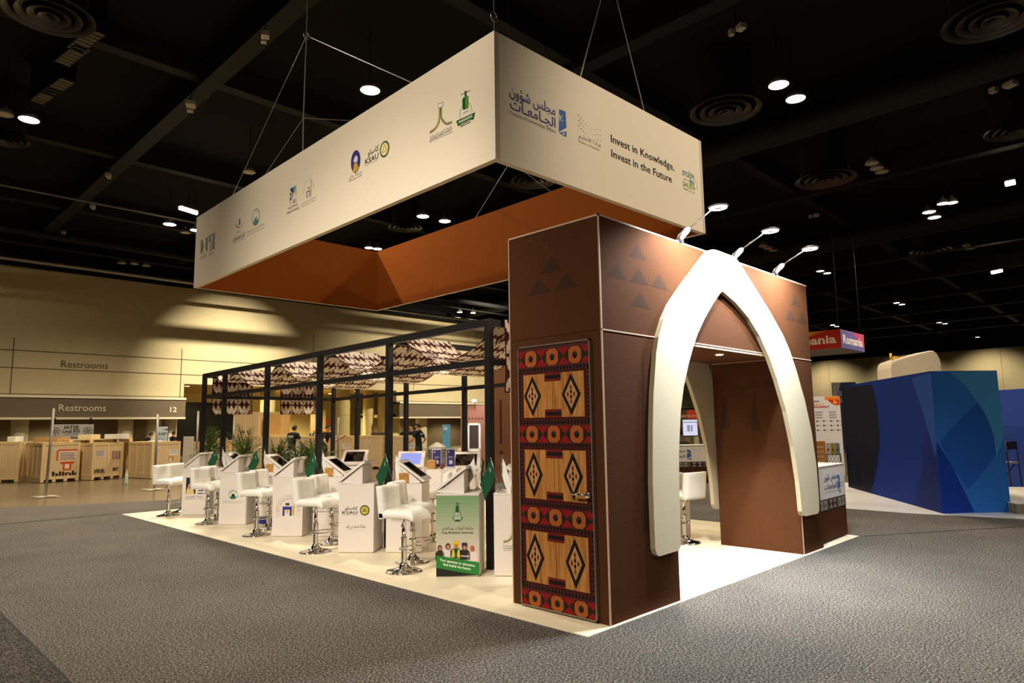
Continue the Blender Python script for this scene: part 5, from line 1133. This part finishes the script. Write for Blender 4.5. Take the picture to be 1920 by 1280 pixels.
for k, (px_, pyb, D, h, l) in enumerate(((392, 880, 14.9, 1.42, 'potted palm behind the far portrait kiosk, farthest left'), (457, 880, 14.6, 1.42, 'potted palm between the first two black posts'), (520, 880, 12.6, 1.25, 'potted palm behind the slanted screen left of the third post'), (563, 880, 12.4, 1.2, 'potted palm just left of the third black post'), (590, 880, 11.6, 1.33, 'tallest potted palm, beside the third black post'))):
    q = dep(px_, pyb, D); palm((q[0], q[1], FZ), h*1.22, l, n=24, seed=k+3)
# leaflet holders on the rear kiosk
for k, (px_, l) in enumerate(((811, 'purple leaflet holder, left one of two on the rear kiosk'), (833, 'purple leaflet holder, right one of two on the rear kiosk'))):
    b = LK+dv*(.12+.22*k)+nv_*.2
    t = thing('leaflet_holder', l, 'leaflet holder', (b[0], b[1], FZ+.9455), YAW-PI/2+.1, 'purple leaflet holders')
    mb = MB(); mb.obox((0, 0, .155), (1, 0, 0), (0, .966, .259), (0, -.259, .966), .07, .004, .15); mb.build('acrylic_stand', M('clear_acrylic', (226, 228, 232), .1, spec=.7), t); mb = MB(); mb.box(-.07, .07, -.02, .10, 0, .006); mb.build('foot', M('clear_acrylic', (226, 228, 232), .1), t)
    mb = MB(); mb.obox((0, -.007, .155), (1, 0, 0), (0, .966, .259), (0, -.259, .966), .062, .002, .135); o = mb.build('leaflet', M('leaflet_purple', (62, 56, 122), .5), t)
    p = Print((-.062, -.0095+.135*.259, .155-.135*.966), (1, 0, 0), (0, -.259, .966)); p.disc(.03, .235, .012, ink(206, 206, 230)); p.rect(.03, .1, .15, .16, ink(190, 190, 220)); p.rect(.03, .09, .13, .137, ink(150, 150, 200)); p.rect(.04, .09, .04, .1, ink(214, 214, 226)); p.build('leaflet_print', o)
q = LK+dv*.23+nv_*.06; cup((*q, FZ+.9455), 'brown clay cup in front of the purple leaflet holders', (124, 56, 32))
q = LK+dv*.07+nv_*.07; woven_box((*q, FZ+.9455), KYAW, 'gold woven box left of the purple leaflet holders')

# ================================================================== BLUE WALL STAND ON THE RIGHT
b0, bl_, br_ = np.array([9.32, -.3, 0]), np.array([13.34, 2.54, 0]), np.array([10.22, -1.12, 0]); BH = 2.43
bw = thing('blue_partition', 'tall blue partition block with overlapping pale and dark arcs', 'partition', (9.32, -.3, .004))
mb = MB(); mb.prism([tuple((b0)[:2]), tuple(br_[:2]), tuple((br_+bl_-b0)[:2]), tuple(bl_[:2])], (0, 0, .004), (1, 0, 0), (0, 1, 0), (0, 0, 1), BH)
o = mb.build('panel_block', M('partition_blue', (12, 38, 106), .7, spec=.1), bw, off=(9.32, -.3, .004))
bx = lambda q: cv(q, 1560, 640, 3.556)
p = Print(bl_, b0-bl_); p.poly([p.px(*a) for a in bx([(270, 290), (300, 420), (315, 560), (318, 700), (300, 850), (260, 1005)])]+[(0, 0.002), (0, BH)], ink(6, 10, 30))
p.ppoly(bx([(530, 242), (660, 212), (672, 350), (700, 700), (690, 775), (640, 590), (590, 420)]), ink(28, 62, 128)); p.ppoly(bx([(640, 590), (690, 775), (720, 1130), (560, 1090), (600, 850), (600, 700)]), ink(8, 28, 90)); p.build('left_print', o, off=(9.32, -.3, .004))
p = Print(b0, br_-b0); W2_ = np.linalg.norm(br_-b0); p.rect(0, W2_, 0.002, BH, ink(40, 104, 186))
p.poly([p.px(*a) for a in bx([(785, 205)])]+[(W2_, BH), (W2_, BH*.52)]+[p.px(*a) for a in bx([(1095, 770), (1080, 640), (1040, 520), (970, 405), (890, 300)])], ink(62, 136, 192), 1)
p.ppoly(bx([(718, 672), (840, 530), (970, 405), (1040, 520), (1080, 640), (1090, 760), (960, 930), (905, 985), (800, 830)]), ink(28, 82, 166), 2)
p.poly([p.px(*a) for a in bx([(712, 690), (800, 830), (950, 1136)])]+[(0, .003), (0, BH*.5)], ink(16, 50, 136), 1); p.build('right_print', o, off=(9.32, -.3, .004))
mb = MB(); pts = [gnd(1583, 905), gnd(1583, 953), gnd(1700, 962), gnd(1930, 974), gnd(1960, 905), gnd(1800, 880)]; mb.add([(a[0], a[1], .003) for a in pts], [(0, 1, 2, 3, 4, 5)]); tag(mb.build('plastic_sheet', M('white_sheeting', (222, 218, 216), .3, vary=.12, scale=3, bump=.6, bscale=5)), 'white plastic sheeting spread on the carpet under the blue partition', 'floor sheet')
a = gnd(1899, 964); pf_ = thing('stage_deck', 'pale deck with a rough concrete edge beside the blue partition', 'platform', (a[0]+.06, a[1]-.05, .004), math.radians(-55))
mb = MB(); mb.box(0, 2.5, 0, 3.0, 0, .16); mb.build('deck_block', M('rough_edge', (128, 118, 98), .8, vary=.25, scale=6, bump=.4), pf_); mb = MB(); mb.box(-.005, 2.5, -.005, 3.0, .16, .175); mb.build('deck_top', M('pale_deck', (222, 216, 204), .6), pf_)
q0, q1 = dep(1880, 880, 15.6), dep(1990, 880, 14.2); d = (q1-q0)[:2]; mb = MB(); mb.box(0, np.linalg.norm(d), 0, .08, 0, 2.25); o = mb.build('blue_partition', M('partition_royal', (26, 58, 140), .6), bevel=.01); o.location = (q0[0], q0[1], .002); o.rotation_euler = (0, 0, math.atan2(d[1], d[0])); tag(o, 'plain royal blue partition behind the folding chair at the right edge', 'partition')
q = gnd(1896, 912, .18); ch = thing('folding_chair', 'black metal chair on the pale deck at the right picture edge', 'chair', (q[0], q[1], .18), YAW-PI/2+.5)
for sx in (0, .42):
    mb = MB(); mb.tube([(sx, 0, 0), (sx, .02, .92)], .014, 8); mb.build('leg', BLACKM, ch, True); mb = MB(); mb.tube([(sx, .42, 0), (sx, .05, .5)], .012, 8); mb.build('leg', BLACKM, ch, True)
mb = MB(); mb.box(0, .42, .0, .03, .76, .93); mb.build('backrest', BLACKM, ch, bevel=.01); mb = MB(); mb.box(.0, .42, .0, .42, .46, .5); mb.build('seat', M('grey_seat', (120, 124, 132), .4), ch, bevel=.012)
# white rounded fin behind the blue wall
D = 19.0; Pz = lambda x, y: dep(x, y, D); base = Pz(1720, 740); fin_ = thing('rounded_fin', 'cream display fin with rounded corners rising behind the blue partition', 'display', (base[0], base[1], 0))
e1 = (Pz(1760, 740)-Pz(1680, 740)); e1[2] = 0; e1 /= np.linalg.norm(e1); e2 = np.array([-e1[1], e1[0], 0]); O = np.array([base[0], base[1], 0])
uvw = lambda x, y: ((Pz(x, y)-O)@e1, Pz(x, y)[2]); poly = [(uvw(1672, 740)[0], .0)]+[uvw(*a) for a in ((1672, 690), (1674, 682), (1678, 676.5), (1700, 669), (1748, 656.5), (1757, 656), (1763, 661), (1768, 671), (1770, 682))]+[(uvw(1770, 740)[0], 0)]
mb = MB(); mb.prism(poly, O, e1, (0, 0, 1), e2, .7); mb.build('fin_body', M('fin_cream', (214, 200, 176), .5), fin_, off=(base[0], base[1], 0), bevel=.03)
mb = MB(); q = Pz(1682, 672); mb.tube([q+e2*.3, q+e2*.3+np.array([0, 0, .18])], .035, 8); mb.tube([q+e2*.3+e1*.02, q+e2*.3+e1*.1+np.array([0, 0, .07]), q+e2*.3+e1*.2+np.array([0, 0, .05]), q+e2*.3+e1*.22], .03, 8); mb.build('yellow_hook', M('yellow_paint', (226, 180, 40), .5), fin_, True, off=(base[0], base[1], 0))

# ---- hanging country sign
D = 27.0; cn = dep(1575.5, 616.5, D); cb = dep(1577, 652, D); zt, zb = cn[2], cb[2]; R0 = np.array([cn[0], cn[1], 0]); LR = on(1619, 627, 1, cn[1])[0]-cn[0]; LL = 5.2
rs = thing('hanging_sign', 'hanging box sign in orange and violet lettered Romania', 'hanging sign', (cn[0], cn[1], zb))
mb = MB(); mb.box(0, LR, 0, LL, 0, zt-zb); o = mb.build('sign_box', M('sign_red', (186, 52, 36), .6), rs); h = zt-zb
p = Print((0, LL, 0), (0, -1, 0)); p.rect(0, LL, 0, h, ink(190, 48, 34)); p.poly([(0, h*.45), (LL*.5, h*.2), (LL*.9, h), (0, h)], ink(214, 110, 34), 1); p.poly([(LL*.55, h), (LL*.7, h*.55), (LL*.82, h)], ink(226, 150, 60), 2); p.rect(LL*.40, LL*.58, 0, h*.26, ink(226, 170, 40), 2)
w4, w7 = glyphs('ania', .03), glyphs('Romania', .03); u1 = LL-(on(1568, 640, 0, cn[0])[1]-cn[1]); u0_ = LL-(on(1520.5, 645, 0, cn[0])[1]-cn[1]); sc = (u1-u0_)/(w4[3]-w4[2]); wid = sc*(w7[3]-w7[2])
p.text('Romania', u1-wid, h*.3, h*.44, ink(240, 214, 190), wid, 3, .03); p.build('left_print', o)
p = Print((0, 0, 0), (1, 0, 0)); p.rect(0, LR, 0, h, ink(112, 106, 170)); p.poly([(LR*.5, h), (LR*.72, h*.5), (LR, h*.2), (LR, h)], ink(190, 84, 120), 1); p.text('Romania', LR*.08, h*.28, h*.46, ink(240, 232, 236), LR*.84, 2, .03); p.build('front_print', o)
mb = MB(); mb.box(.03, LR-.03, .03, LL-.03, -.012, 0); mb.build('white_underside', M('sign_underside', (214, 206, 192), .7), rs)
for k, (u, v) in enumerate(((.1, .1), (LR-.1, .1), (.1, LL-.1), (LR-.1, LL-.1))): mb = MB(); mb.tube([(u, v, h), (u, v, ZC-zb-.003)], .012, 6); mb.build('cable', BLACKM, rs)
# ---- exhibitor lounge sign
D = 38.0; q0, q1 = dep(1563, 762, D), dep(1604.5, 716, D); d = (q1-q0)[:2]; L = np.linalg.norm(d); s_ = thing('lounge_sign', 'dark blue and grey board with white lettering against the right wall', 'sign', (q0[0], q0[1], 0), math.atan2(d[1], d[0])); h = q1[2]
mb = MB(); mb.box(0, L, 0, .1, 0, h); o = mb.build('sign_panel', M('lounge_blue', (40, 50, 82), .6), s_); p = Print((0, -.002, 0), (1, 0, 0)); p.poly([(0, h*.55), (L*.12, h*.55), (L*.2, h*.8), (L*.36, h), (0, h)], ink(150, 150, 148)); p.text('EXHIBITOR', L*.28, h-.75, .24, ink(206, 206, 214), L*.6, 1, .02); p.text('LOUNGE', L*.28, h-1.1, .24, ink(206, 206, 214), L*.42, 1, .02); p.build('sign_print', o)
# ---- tall white education poster, orange box, leaflet rack
D = 20.0; q0, q1 = dep(1520, 832, D), dep(1574, 742, D); d = (q1-q0)[:2]; L = np.linalg.norm(d); s_ = thing('education_poster', 'tall white poster with a red and orange half disc at its top', 'poster', (q0[0], q0[1], 0), math.atan2(d[1], d[0])); h = q1[2]
mb = MB(); mb.box(0, L, 0, .05, .0, h); o = mb.build('poster_panel', M('poster_white', (216, 212, 214), .6), s_); p = Print((0, -.002, 0), (1, 0, 0)); PX = L/54.0; zz = lambda y: dep(1550, y, D)[2]; ux = lambda x: (x-1520)*PX
p.poly([(ux(1548), zz(743.5))]+[(ux(1549+24*t), zz(744+15.5*math.sin(min(1, t*1.25)*PI/2))) for t in np.linspace(0, 1, 12)]+[(L, zz(743.5))], ink(206, 56, 30)); p.rect(ux(1549), L, zz(749), zz(743), ink(232, 132, 40), 1); p.poly([(ux(1562), zz(757)), (ux(1570), zz(757)), (ux(1568), zz(752)), (ux(1564), zz(749))], ink(236, 150, 60), 2)
p.text('Know', ux(1540), zz(753), .055, ink(50, 56, 110), ux(1540)-ux(1521), 1, .03, 'r'); p.text('Romanian', ux(1546), zz(758.5), .055, ink(232, 180, 110), ux(1546)-ux(1521.5), 1, .03, 'r'); p.text('Education', ux(1555.5), zz(763.5), .06, ink(186, 44, 50), ux(1555.5)-ux(1527.5), 1, .03, 'r')
for c in (1531, 1554):
    for k in range(3):
        for j in range(2): p.rect(ux(c), ux(c+13-2*j), zz(772+5*k+1.6*j), zz(771.2+5*k+1.6*j), ink(140, 136, 140))
    for k in range(3):
        for j in range(2): p.disc(ux(c+2.5+11*j), zz(789+8.5*k), .028, ink(90, 84, 92), n=10); p.rect(ux(c+5+11*j), ux(c+8+11*j), zz(789.6+8.5*k), zz(788.4+8.5*k), ink(150, 146, 150))
p.build('poster_print', o)
D = 15.5; q = dep(1541, 880, D); s_ = thing('orange_box_stand', 'orange and gold display box with pale lettering behind the white counter', 'display box', (q[0], q[1], 0), YAW-PI/2-.3); zt = dep(1541, 827, D)[2]
mb = MB(); mb.box(-.12, .11, 0, .24, .45, zt); o = mb.build('box_body', M('box_orange', (206, 136, 50), .5), s_); mb = MB(); mb.box(-.14, .14, -.02, .26, 0, .45); mb.build('plinth', WHITE, s_)
p = Print((-.12, -.002, .45), (1, 0, 0)); hh = zt-.45
for k, w_ in enumerate(('MAKE', 'YOUR', 'FUTURE', 'HERE')): p.text(w_, .115, hh*(.78-.16*k), .042, ink(240, 214, 176), .15, 0, .02, 'c')
p.build('box_print', o)
D = 16.5; q = dep(1565, 880, D); s_ = thing('leaflet_rack', 'black wire rack of colourful leaflets left of the blue partition', 'rack', (q[0], q[1], 0), YAW-PI/2-.2); z0, z1 = dep(1565, 852, D)[2], dep(1565, 831, D)[2]
for sx in (-.16, .16):
    mb = MB(); mb.tube([(sx, 0, 0), (sx, 0, z0+.02)], .01, 6); mb.build('leg', BLACKM, s_)
mb = MB()
for k in range(5): a_ = -.16+.08*k-.04; mb.tube([(max(-.16, a_), -.005, z0-.22), (min(.16, a_+.1), -.005, z0)], .005, 6); mb.tube([(max(-.16, a_), -.005, z0), (min(.16, a_+.1), -.005, z0-.22)], .005, 6)
mb.box(-.17, .17, -.01, .14, z0-.01, z0+.005); mb.build('wire_frame', BLACKM, s_)
for k, c_ in enumerate(((214, 206, 200), (190, 160, 40), (150, 150, 150))):
    t_ = thing('leaflet', ['white and red', 'yellow', 'grey'][k]+' leaflet standing on the black wire rack', 'leaflet', (q[0], q[1], z0+.006), YAW-PI/2-.2, 'leaflets on the wire rack'); mb = MB(); mb.box(-.16+.108*k, -.16+.108*k+.1, .02, .03, 0, z1-z0); o = mb.build('cover', M('leaflet_%d' % c_[0], c_, .5), t_); p = Print((-.16+.108*k, .02, 0), (1, 0, 0)); p.poly([(0, .09), (.07, .16), (.07, .09)], [ink(150, 36, 40), ink(90, 120, 60), ink(96, 96, 100)][k]); p.build('cover_print', o)

# ================================================================== STANDS SEEN THROUGH AND BESIDE THE GATE
q0, q1 = np.array([11.4, 6.95]), np.array([13.05, 5.35]); t, o, L = counter('reception_counter', 'long counter with woven band seen through the pointed arch', q0, q1, .6, 1.0); t.location.z = .002
p = Print((0, -.006, .56), (1, 0, 0))
for u in (.1, 1.35): p.text('مجلس شؤون', u+.42, .26, .07, NAVY, .5, bold=.01); p.text('الجامعات', u+.42, .12, .07, NAVY, .5, bold=.01); councilmark(p, lambda q_: [(u+.97+(x-985)*.0009, .33-(y-500)*.0006) for x, y in q_])
p.text('Invest in Knowledge,', 1.0+.62, .27, .04, BLACK, .6); ministrydots(p, 1.25, .34, .2, ink(90, 110, 100), ink(120, 140, 120)); p.build('front_print', o)
D = 24.0; q0, q1 = dep(1262, 837, D), dep(1345, 767, D); d = (q1-q0)[:2]; L = np.linalg.norm(d); s_ = thing('photo_wall', 'red topped photo wall with a screen, seen through the pointed arch', 'display wall', (q0[0], q0[1], 0), math.atan2(d[1], d[0])); h = q1[2]; X = lambda x: (x-1262)*L/83; Z = lambda y: dep(1303, y, D)[2]
mb = MB(); mb.box(0, L, 0, .15, 0, h); o = mb.build('wall_panel', M('photo_wall', (58, 50, 46), .6), s_); p = Print((0, -.002, 0), (1, 0, 0)); p.rect(X(1290), L, Z(798), h-.01, ink(176, 58, 36)); p.rect(X(1262), X(1290), Z(785), h-.01, ink(70, 58, 48)); p.text('SHARE THE LOVE OF MUSEUMS', X(1278), Z(782), .09, ink(206, 150, 120), X(1326)-X(1278), 2, .03)
p.rect(X(1262), X(1309), Z(836), Z(818), ink(186, 180, 132), 1); p.rect(X(1262), X(1284), Z(836), Z(815), ink(176, 136, 136), 2)
rnd = random.Random(4)
for k in range(60): x = rnd.uniform(1309, 1338); y = rnd.uniform(801, 833); p.line((X(x), Z(y)), (X(x+rnd.uniform(-2, 3)), Z(y+rnd.uniform(3, 7))), .03, ink(*[(92, 84, 78), (120, 110, 100), (76, 66, 60), (150, 140, 126)][k % 4]), 1)
p.rect(0, L, Z(838.5), Z(836.5), ink(50, 44, 110), 3); p.build('photo_print', o)
D = 23.6; q0, q1 = dep(1279.5, 818, D), dep(1308, 785, D); d = (q1-q0)[:2]; L = np.linalg.norm(d); s_ = thing('wall_screen', 'bright bluish monitor mounted on the red topped photo wall', 'monitor', (q0[0], q0[1], q0[2]), math.atan2(d[1], d[0])); h = q1[2]-q0[2]
mb = MB(); mb.box(0, L, 0, .08, 0, h); mb.build('case', BLACKM, s_, bevel=.03); mb = MB(); mb.box(.03, L-.02, -.006, -.004, .03, h-.03); o = mb.build('panel', M('monitor_glow', (190, 196, 226), .3, emit=.75), s_); p = Print((0, -.006, 0), (1, 0, 0)); p.rect(.03, L-.02, h*.8, h*.83, ink(30, 30, 50)); 
for k in range(4): p.rect(L*.32, L*.5, h*(.3+.09*k), h*(.36+.09*k), ink(110, 110, 180)); p.rect(L*.56, L*.66, h*(.3+.09*k), h*(.36+.09*k), ink(90, 90, 150))
p.build('screen_image', o)
q = dep(1285, 880, 19.4); ch = thing('office_chair', 'black round backed chair behind the counter, seen through the pointed arch', 'chair', (q[0], q[1], .002), YAW-PI/2)
mb = MB(); mb.ell((0, 0, .86), (.24, .07, .22), 20, 10); mb.build('backrest', BLACKCLOTH, ch, True); mb = MB(); mb.box(-.24, .24, .02, .5, .44, .52); mb.build('seat', BLACKCLOTH, ch, bevel=.03); mb = MB(); mb.tube([(0, .26, .06), (0, .26, .44)], .03, 10); mb.build('column', STEEL, ch, True)
for k in range(5): mb = MB(); mb.bar((0, .26, .06), (.27*math.cos(k*1.257), .26+.27*math.sin(k*1.257), .03), .04, .03); mb.build('foot', BLACKM, ch)
# brown pavilion beyond the pergola
D = 30.0; q0, q1 = dep(864.5, 880, D), dep(925, 880, D); d = (q1-q0)[:2]; L = np.linalg.norm(d); s_ = thing('brown_pavilion', 'far brown pavilion wall with triangle frieze and white framed window', 'pavilion', (q0[0], q0[1], 0), math.atan2(d[1], d[0])); h = dep(890, 759, D)[2]; X = lambda x: (x-864.5)*L/60.5; Z = lambda y: dep(890, y, D)[2]
mb = MB(); mb.box(0, L, 0, 1.5, 0, h); o = mb.build('wall_panel', M('pavilion_brown', (150, 100, 82), .7), s_); p = Print((0, -.002, 0), (1, 0, 0))
for k in range(7): p.poly([(X(866+6*k), Z(786)), (X(871.5+6*k), Z(786)), (X(868.7+6*k), Z(781))], ink(104, 66, 54))
p.build('frieze', o); mb = MB()
for a_ in ((877.5, 880.5, 846, 793), (898, 902, 846, 793), (877.5, 902, 797, 793), (877.5, 902, 846, 841)): mb.box(X(a_[0]), X(a_[1]), -.05, .0, Z(a_[2]), Z(a_[3]))
mb.build('window_frame', PAPER, s_); mb = MB(); mb.box(X(880.5), X(898), -.02, -.003, Z(841), Z(797)); mb.build('window_pane', M('dark_pane', (72, 60, 58), .3), s_)
qa = dep(889, 751, D-.6); a = thing('arm_light', 'bright arm light over the far brown pavilion wall', 'arm light', (qa[0], qa[1], qa[2])); mb = MB(); mb.ell((0, 0, 0), (.10, .10, .06), 16, 8); mb.build('lens', GLOWC, a, True); mb = MB(); e_ = np.array([*(-(dep(889, 751, D-.6)-dep(872, 744, D))[:2]), 0]); mb.tube([(0, 0, .04), (fw[0]*.5, fw[1]*.5, .0), (fw[0]*.68, fw[1]*.68, -.3)], .02, 6); mb.build('arm', STEEL, a)
lamp(qa[0]-.3, qa[1]-.5, qa[2]+.1, 120, (.95, .97, 1), 160, .5, .1, aim=(q0[0]+1, q0[1], 1.2))
D = 19.0; q0, q1 = dep(921, 880, D), dep(985, 880, D); d = (q1-q0)[:2]; L = np.linalg.norm(d); s_ = thing('brown_gate_pier', 'tall brown pier with a narrow dark motif behind the nearest black post', 'pier', (q0[0], q0[1], 0), math.atan2(d[1], d[0]))
mb = MB(); mb.box(0, L, 0, .8, 0, 3.3); o = mb.build('pier_body', M('pier_brown', (112, 72, 44), .75, vary=.12, scale=60), s_); X = lambda x: (x-921)*L/64; Z = lambda y: dep(940, y, D)[2]; p = Print((0, -.002, 0), (1, 0, 0)); p.rect(X(938), X(942), Z(832), Z(748), ink(70, 42, 28)); p.poly([(X(936), Z(850)), (X(945), Z(850)), (X(940.5), Z(843))], ink(70, 42, 28)); p.build('motif', o)
mb = MB(); mb.box(-.09, -.002, -.0, .7, 0, 3.3); mb.build('pale_edge', ARCHW, s_)

# ================================================================== CEILING FITTINGS
def pendant(px_, py_, z, label, lit=True, r=.24):
    q = on(px_, py_, 2, z); t = thing('pendant_lamp', label, 'ceiling lamp', (q[0], q[1], z), 0, 'round pendant lamps in the hall roof')
    mb = MB(); mb.lathe([(r, .0), (r+.015, .01), (r+.01, .05), (r*.7, .16), (.06, .2), (.05, .3), (0, .3)], n=24); mb.build('housing', M('lamp_housing', (150, 146, 138), .5), t, True)
    mb = MB(); mb.lathe([(0, .012), (r-.01, .012)], n=24); mb.build('lens', GLOWW if lit else M('unlit_lens', (190, 184, 170), .4), t)
    mb = MB(); mb.tube([(0, 0, .3), (0, 0, ZC-z-.01)], .012, 6); mb.build('stem', BLACKM, t)
lit = [(694, 170, 'lit lamp just above the middle of the left header face'), (1460, 160, 'lit lamp high right of the header, upper one of the near pair'), (1492, 186, 'lit lamp high right of the header, lower one of the near pair'), (54, 225, 'lit lamp near the left picture edge'), (318, 421, 'lit lamp left of the far end of the header'), (793, 406, 'lit lamp seen inside the header ring, left of the pair'), (834, 415, 'lit lamp seen inside the header ring, right of the pair'), (1742, 398, 'lit lamp far right, upper one of the close pair'), (1752, 408, 'lit lamp far right, lower one of the close pair'), (1768, 382, 'faint far lamp behind the right close pair, left one'), (1785, 380.5, 'faint far lamp behind the right close pair, right one'), (862, 585.5, 'far lamp above the pergola, left of the two'), (887, 587, 'far lamp above the pergola, right of the two'), (692, 465, 'far lamp at the inner corner of the header, left of two'), (708, 467, 'far lamp at the inner corner of the header, right of two'), (1538, 508.5, 'far lamp right of the gate tower, left of two'), (1551, 512.5, 'far lamp right of the gate tower, right of two'), (1681, 568, 'far lamp above the blue partition, left of two'), (1691, 571, 'far lamp above the blue partition, right of two'), (1761, 605, 'very far lamp above the cream fin, left of two'), (1772, 607, 'very far lamp above the cream fin, right of two'), (1833, 632, 'very far lamp near the right picture edge'), (1561, 609.5, 'far lamp over the Romania sign, left of two'), (1569, 612, 'far lamp over the Romania sign, right of two'), (366, 432, 'lamp half hidden by the far end of the header')]
for i_, (x, y, l) in enumerate(lit): pendant(x, y, 9.95, l, True, .24 if i_ < 9 else .2)
for x, y, l in ((467, 324, 'unlit lamp disc above the far part of the left header face'), (1635, 307.5, 'unlit lamp disc, topmost of three at upper right'), (1644, 317, 'unlit lamp disc, middle of three at upper right'), (1654, 323.5, 'unlit lamp disc, lowest of three at upper right'), (1431, 462.5, 'unlit far lamp disc, leftmost of three above the right arm light'), (1440, 466.5, 'unlit far lamp disc, middle of three above the right arm light'), (1450, 470.5, 'unlit far lamp disc, rightmost of three above the right arm light'), (1812, 462, 'unlit far lamp disc at the right, upper'), (1820, 467, 'unlit far lamp disc at the right, lower'), (348, 437, 'unlit lamp disc left of the header end'), (8, 216, 'unlit lamp disc at the left picture edge'), (228, 494, 'unlit disc over the left wall, first of three'), (252, 495.5, 'unlit disc over the left wall, second of three'), (274, 499, 'unlit disc over the left wall, third of three')): pendant(x, y, 9.95, l, False, .2)
for k, (x, y, l, ang) in enumerate(((353, 395, 'lit tube lamp left of the header end', -.35), (1894, 343, 'lit tube lamp near the right picture edge', .9), (1869, 509, 'small lit tube lamp above the right wall', .9))):
    q = on(x, y, 2, 9.95); t = thing('tube_lamp', l, 'ceiling lamp', q, 0, 'tube lamps'); Lt = np.linalg.norm(on(x+16, y+4.5 if k == 0 else y-2, 2, 9.95)-q) if k == 0 else .45
    dd = on(x+16, y+5, 2, 9.95)-q if k == 0 else on(x+9, y-2, 2, 9.95)-q; dd[2] = 0; mb = MB(); mb.tube([-dd, dd], .06 if k == 0 else .09, 10); mb.build('tube', GLOWW, t, True); mb = MB(); mb.bar(-dd+np.array([0, 0, .1]), dd+np.array([0, 0, .1]), .2, .06); mb.build('housing', M('lamp_housing', (150, 146, 138), .5), t); mb = MB(); mb.tube([(0, 0, .12), (0, 0, ZC-9.96)], .012, 6); mb.build('stem', BLACKM, t)
for k, (x, y, r, l) in enumerate(((92, 28, .82, 'large round air diffuser at the upper left'), (10, 262, .6, 'round air diffuser cut by the left picture edge'), (1360, 208, .95, 'round air diffuser right of the header front'), (1548, 337, 1.0, 'round air diffuser above the middle arm light'), (1862, 36, .95, 'large round air diffuser in the upper right corner'), (1905, 245, .8, 'round air diffuser cut by the right picture edge'), (760, 427, .72, 'round air diffuser seen inside the header ring'), (1000, 340, .8, 'round air diffuser under the front header corner'), (1745, 471, .95, 'far round air diffuser above the blue partition'))):
    q = on(x, y, 2, 10.0); t = thing('air_diffuser', l, 'air diffuser', (q[0], q[1], 10.0), 0, 'round air diffusers in the roof'); DM = M('diffuser_black', (58, 52, 46), .35)
    for j, f in enumerate((1, .72, .47, .24)): mb = MB(); mb.lathe([(r*f, -.02*j), (r*(f-.05), .06-.02*j), (r*(f-.16), .10-.02*j), (r*(f-.17), .04-.02*j), (r*f, -.02*j)], n=36); mb.build('ring', DM, t, True)
    mb = MB(); mb.lathe([(r*.8, .1), (r*.8, ZC-10.02)], n=24); mb.build('duct_neck', DUCTC, t, True)
for k, (x, y, l) in enumerate(((358, 206, 'pair of pale speaker boxes left of the header'), (497, 77, 'small pale boxes high above the left header face'), (204, 334, 'pale boxes on the roof at the left'), (120, 440, 'pale boxes near the left wall top'), (1380, 63, 'small pale boxes at the top right of the header'), (1877, 170, 'pale speaker boxes near the upper right corner'), (1525, 408, 'pale boxes above the right arm light'), (175, 392, 'tiny pale box in the roof at the left'))):
    q = on(x, y, 2, 10.3); t = thing('roof_speaker', l, 'speaker', (q[0], q[1], 10.3), YAW-PI/2+.3, 'pale speaker boxes in the roof'); s_ = .16 if k in (0, 5) else .11
    mb = MB(); mb.box(-s_*.6, s_*.9, -s_*2.4, -s_*.6, 0, .12); mb.build('speaker_box', M('roof_box', (176, 170, 156), .6), t, bevel=.01); mb = MB(); mb.box(-s_*.8, s_*.2, s_*.5, s_*1.6, 0.02, .16); mb.build('small_box', M('roof_box', (176, 170, 156), .6), t, bevel=.01); mb = MB(); mb.box(-.02, .02, -s_*2, s_*1.4, .14, .18); mb.tube([(0, 0, .16), (0, 0, ZC-10.31)], .015, 6); mb.build('bracket', BLACKM, t)
# grey grille panels in the roof, upper left
for k, (x, y) in enumerate(((135, 105), (160, 78), (108, 165), (85, 180))):
    q = on(x, y, 2, 10.6); t = thing('roof_grille', 'slatted grey roof grille, %s of four at the upper left' % ['second', 'first', 'third', 'last'][k], 'grille', (q[0], q[1], 10.6), .15, 'slatted grilles in the roof')
    mb = MB()
    for j in range(7): mb.box(-.16, .16, -.62+.18*j, -.49+.18*j, 0, .02)
    mb.build('slats', M('grille_grey', (96, 90, 76), .6), t); mb = MB(); mb.box(-.18, -.16, -.65, .65, -.01, ZC-10.61); mb.box(.16, .18, -.65, .65, -.01, ZC-10.61); mb.build('frame', DUCTC, t)
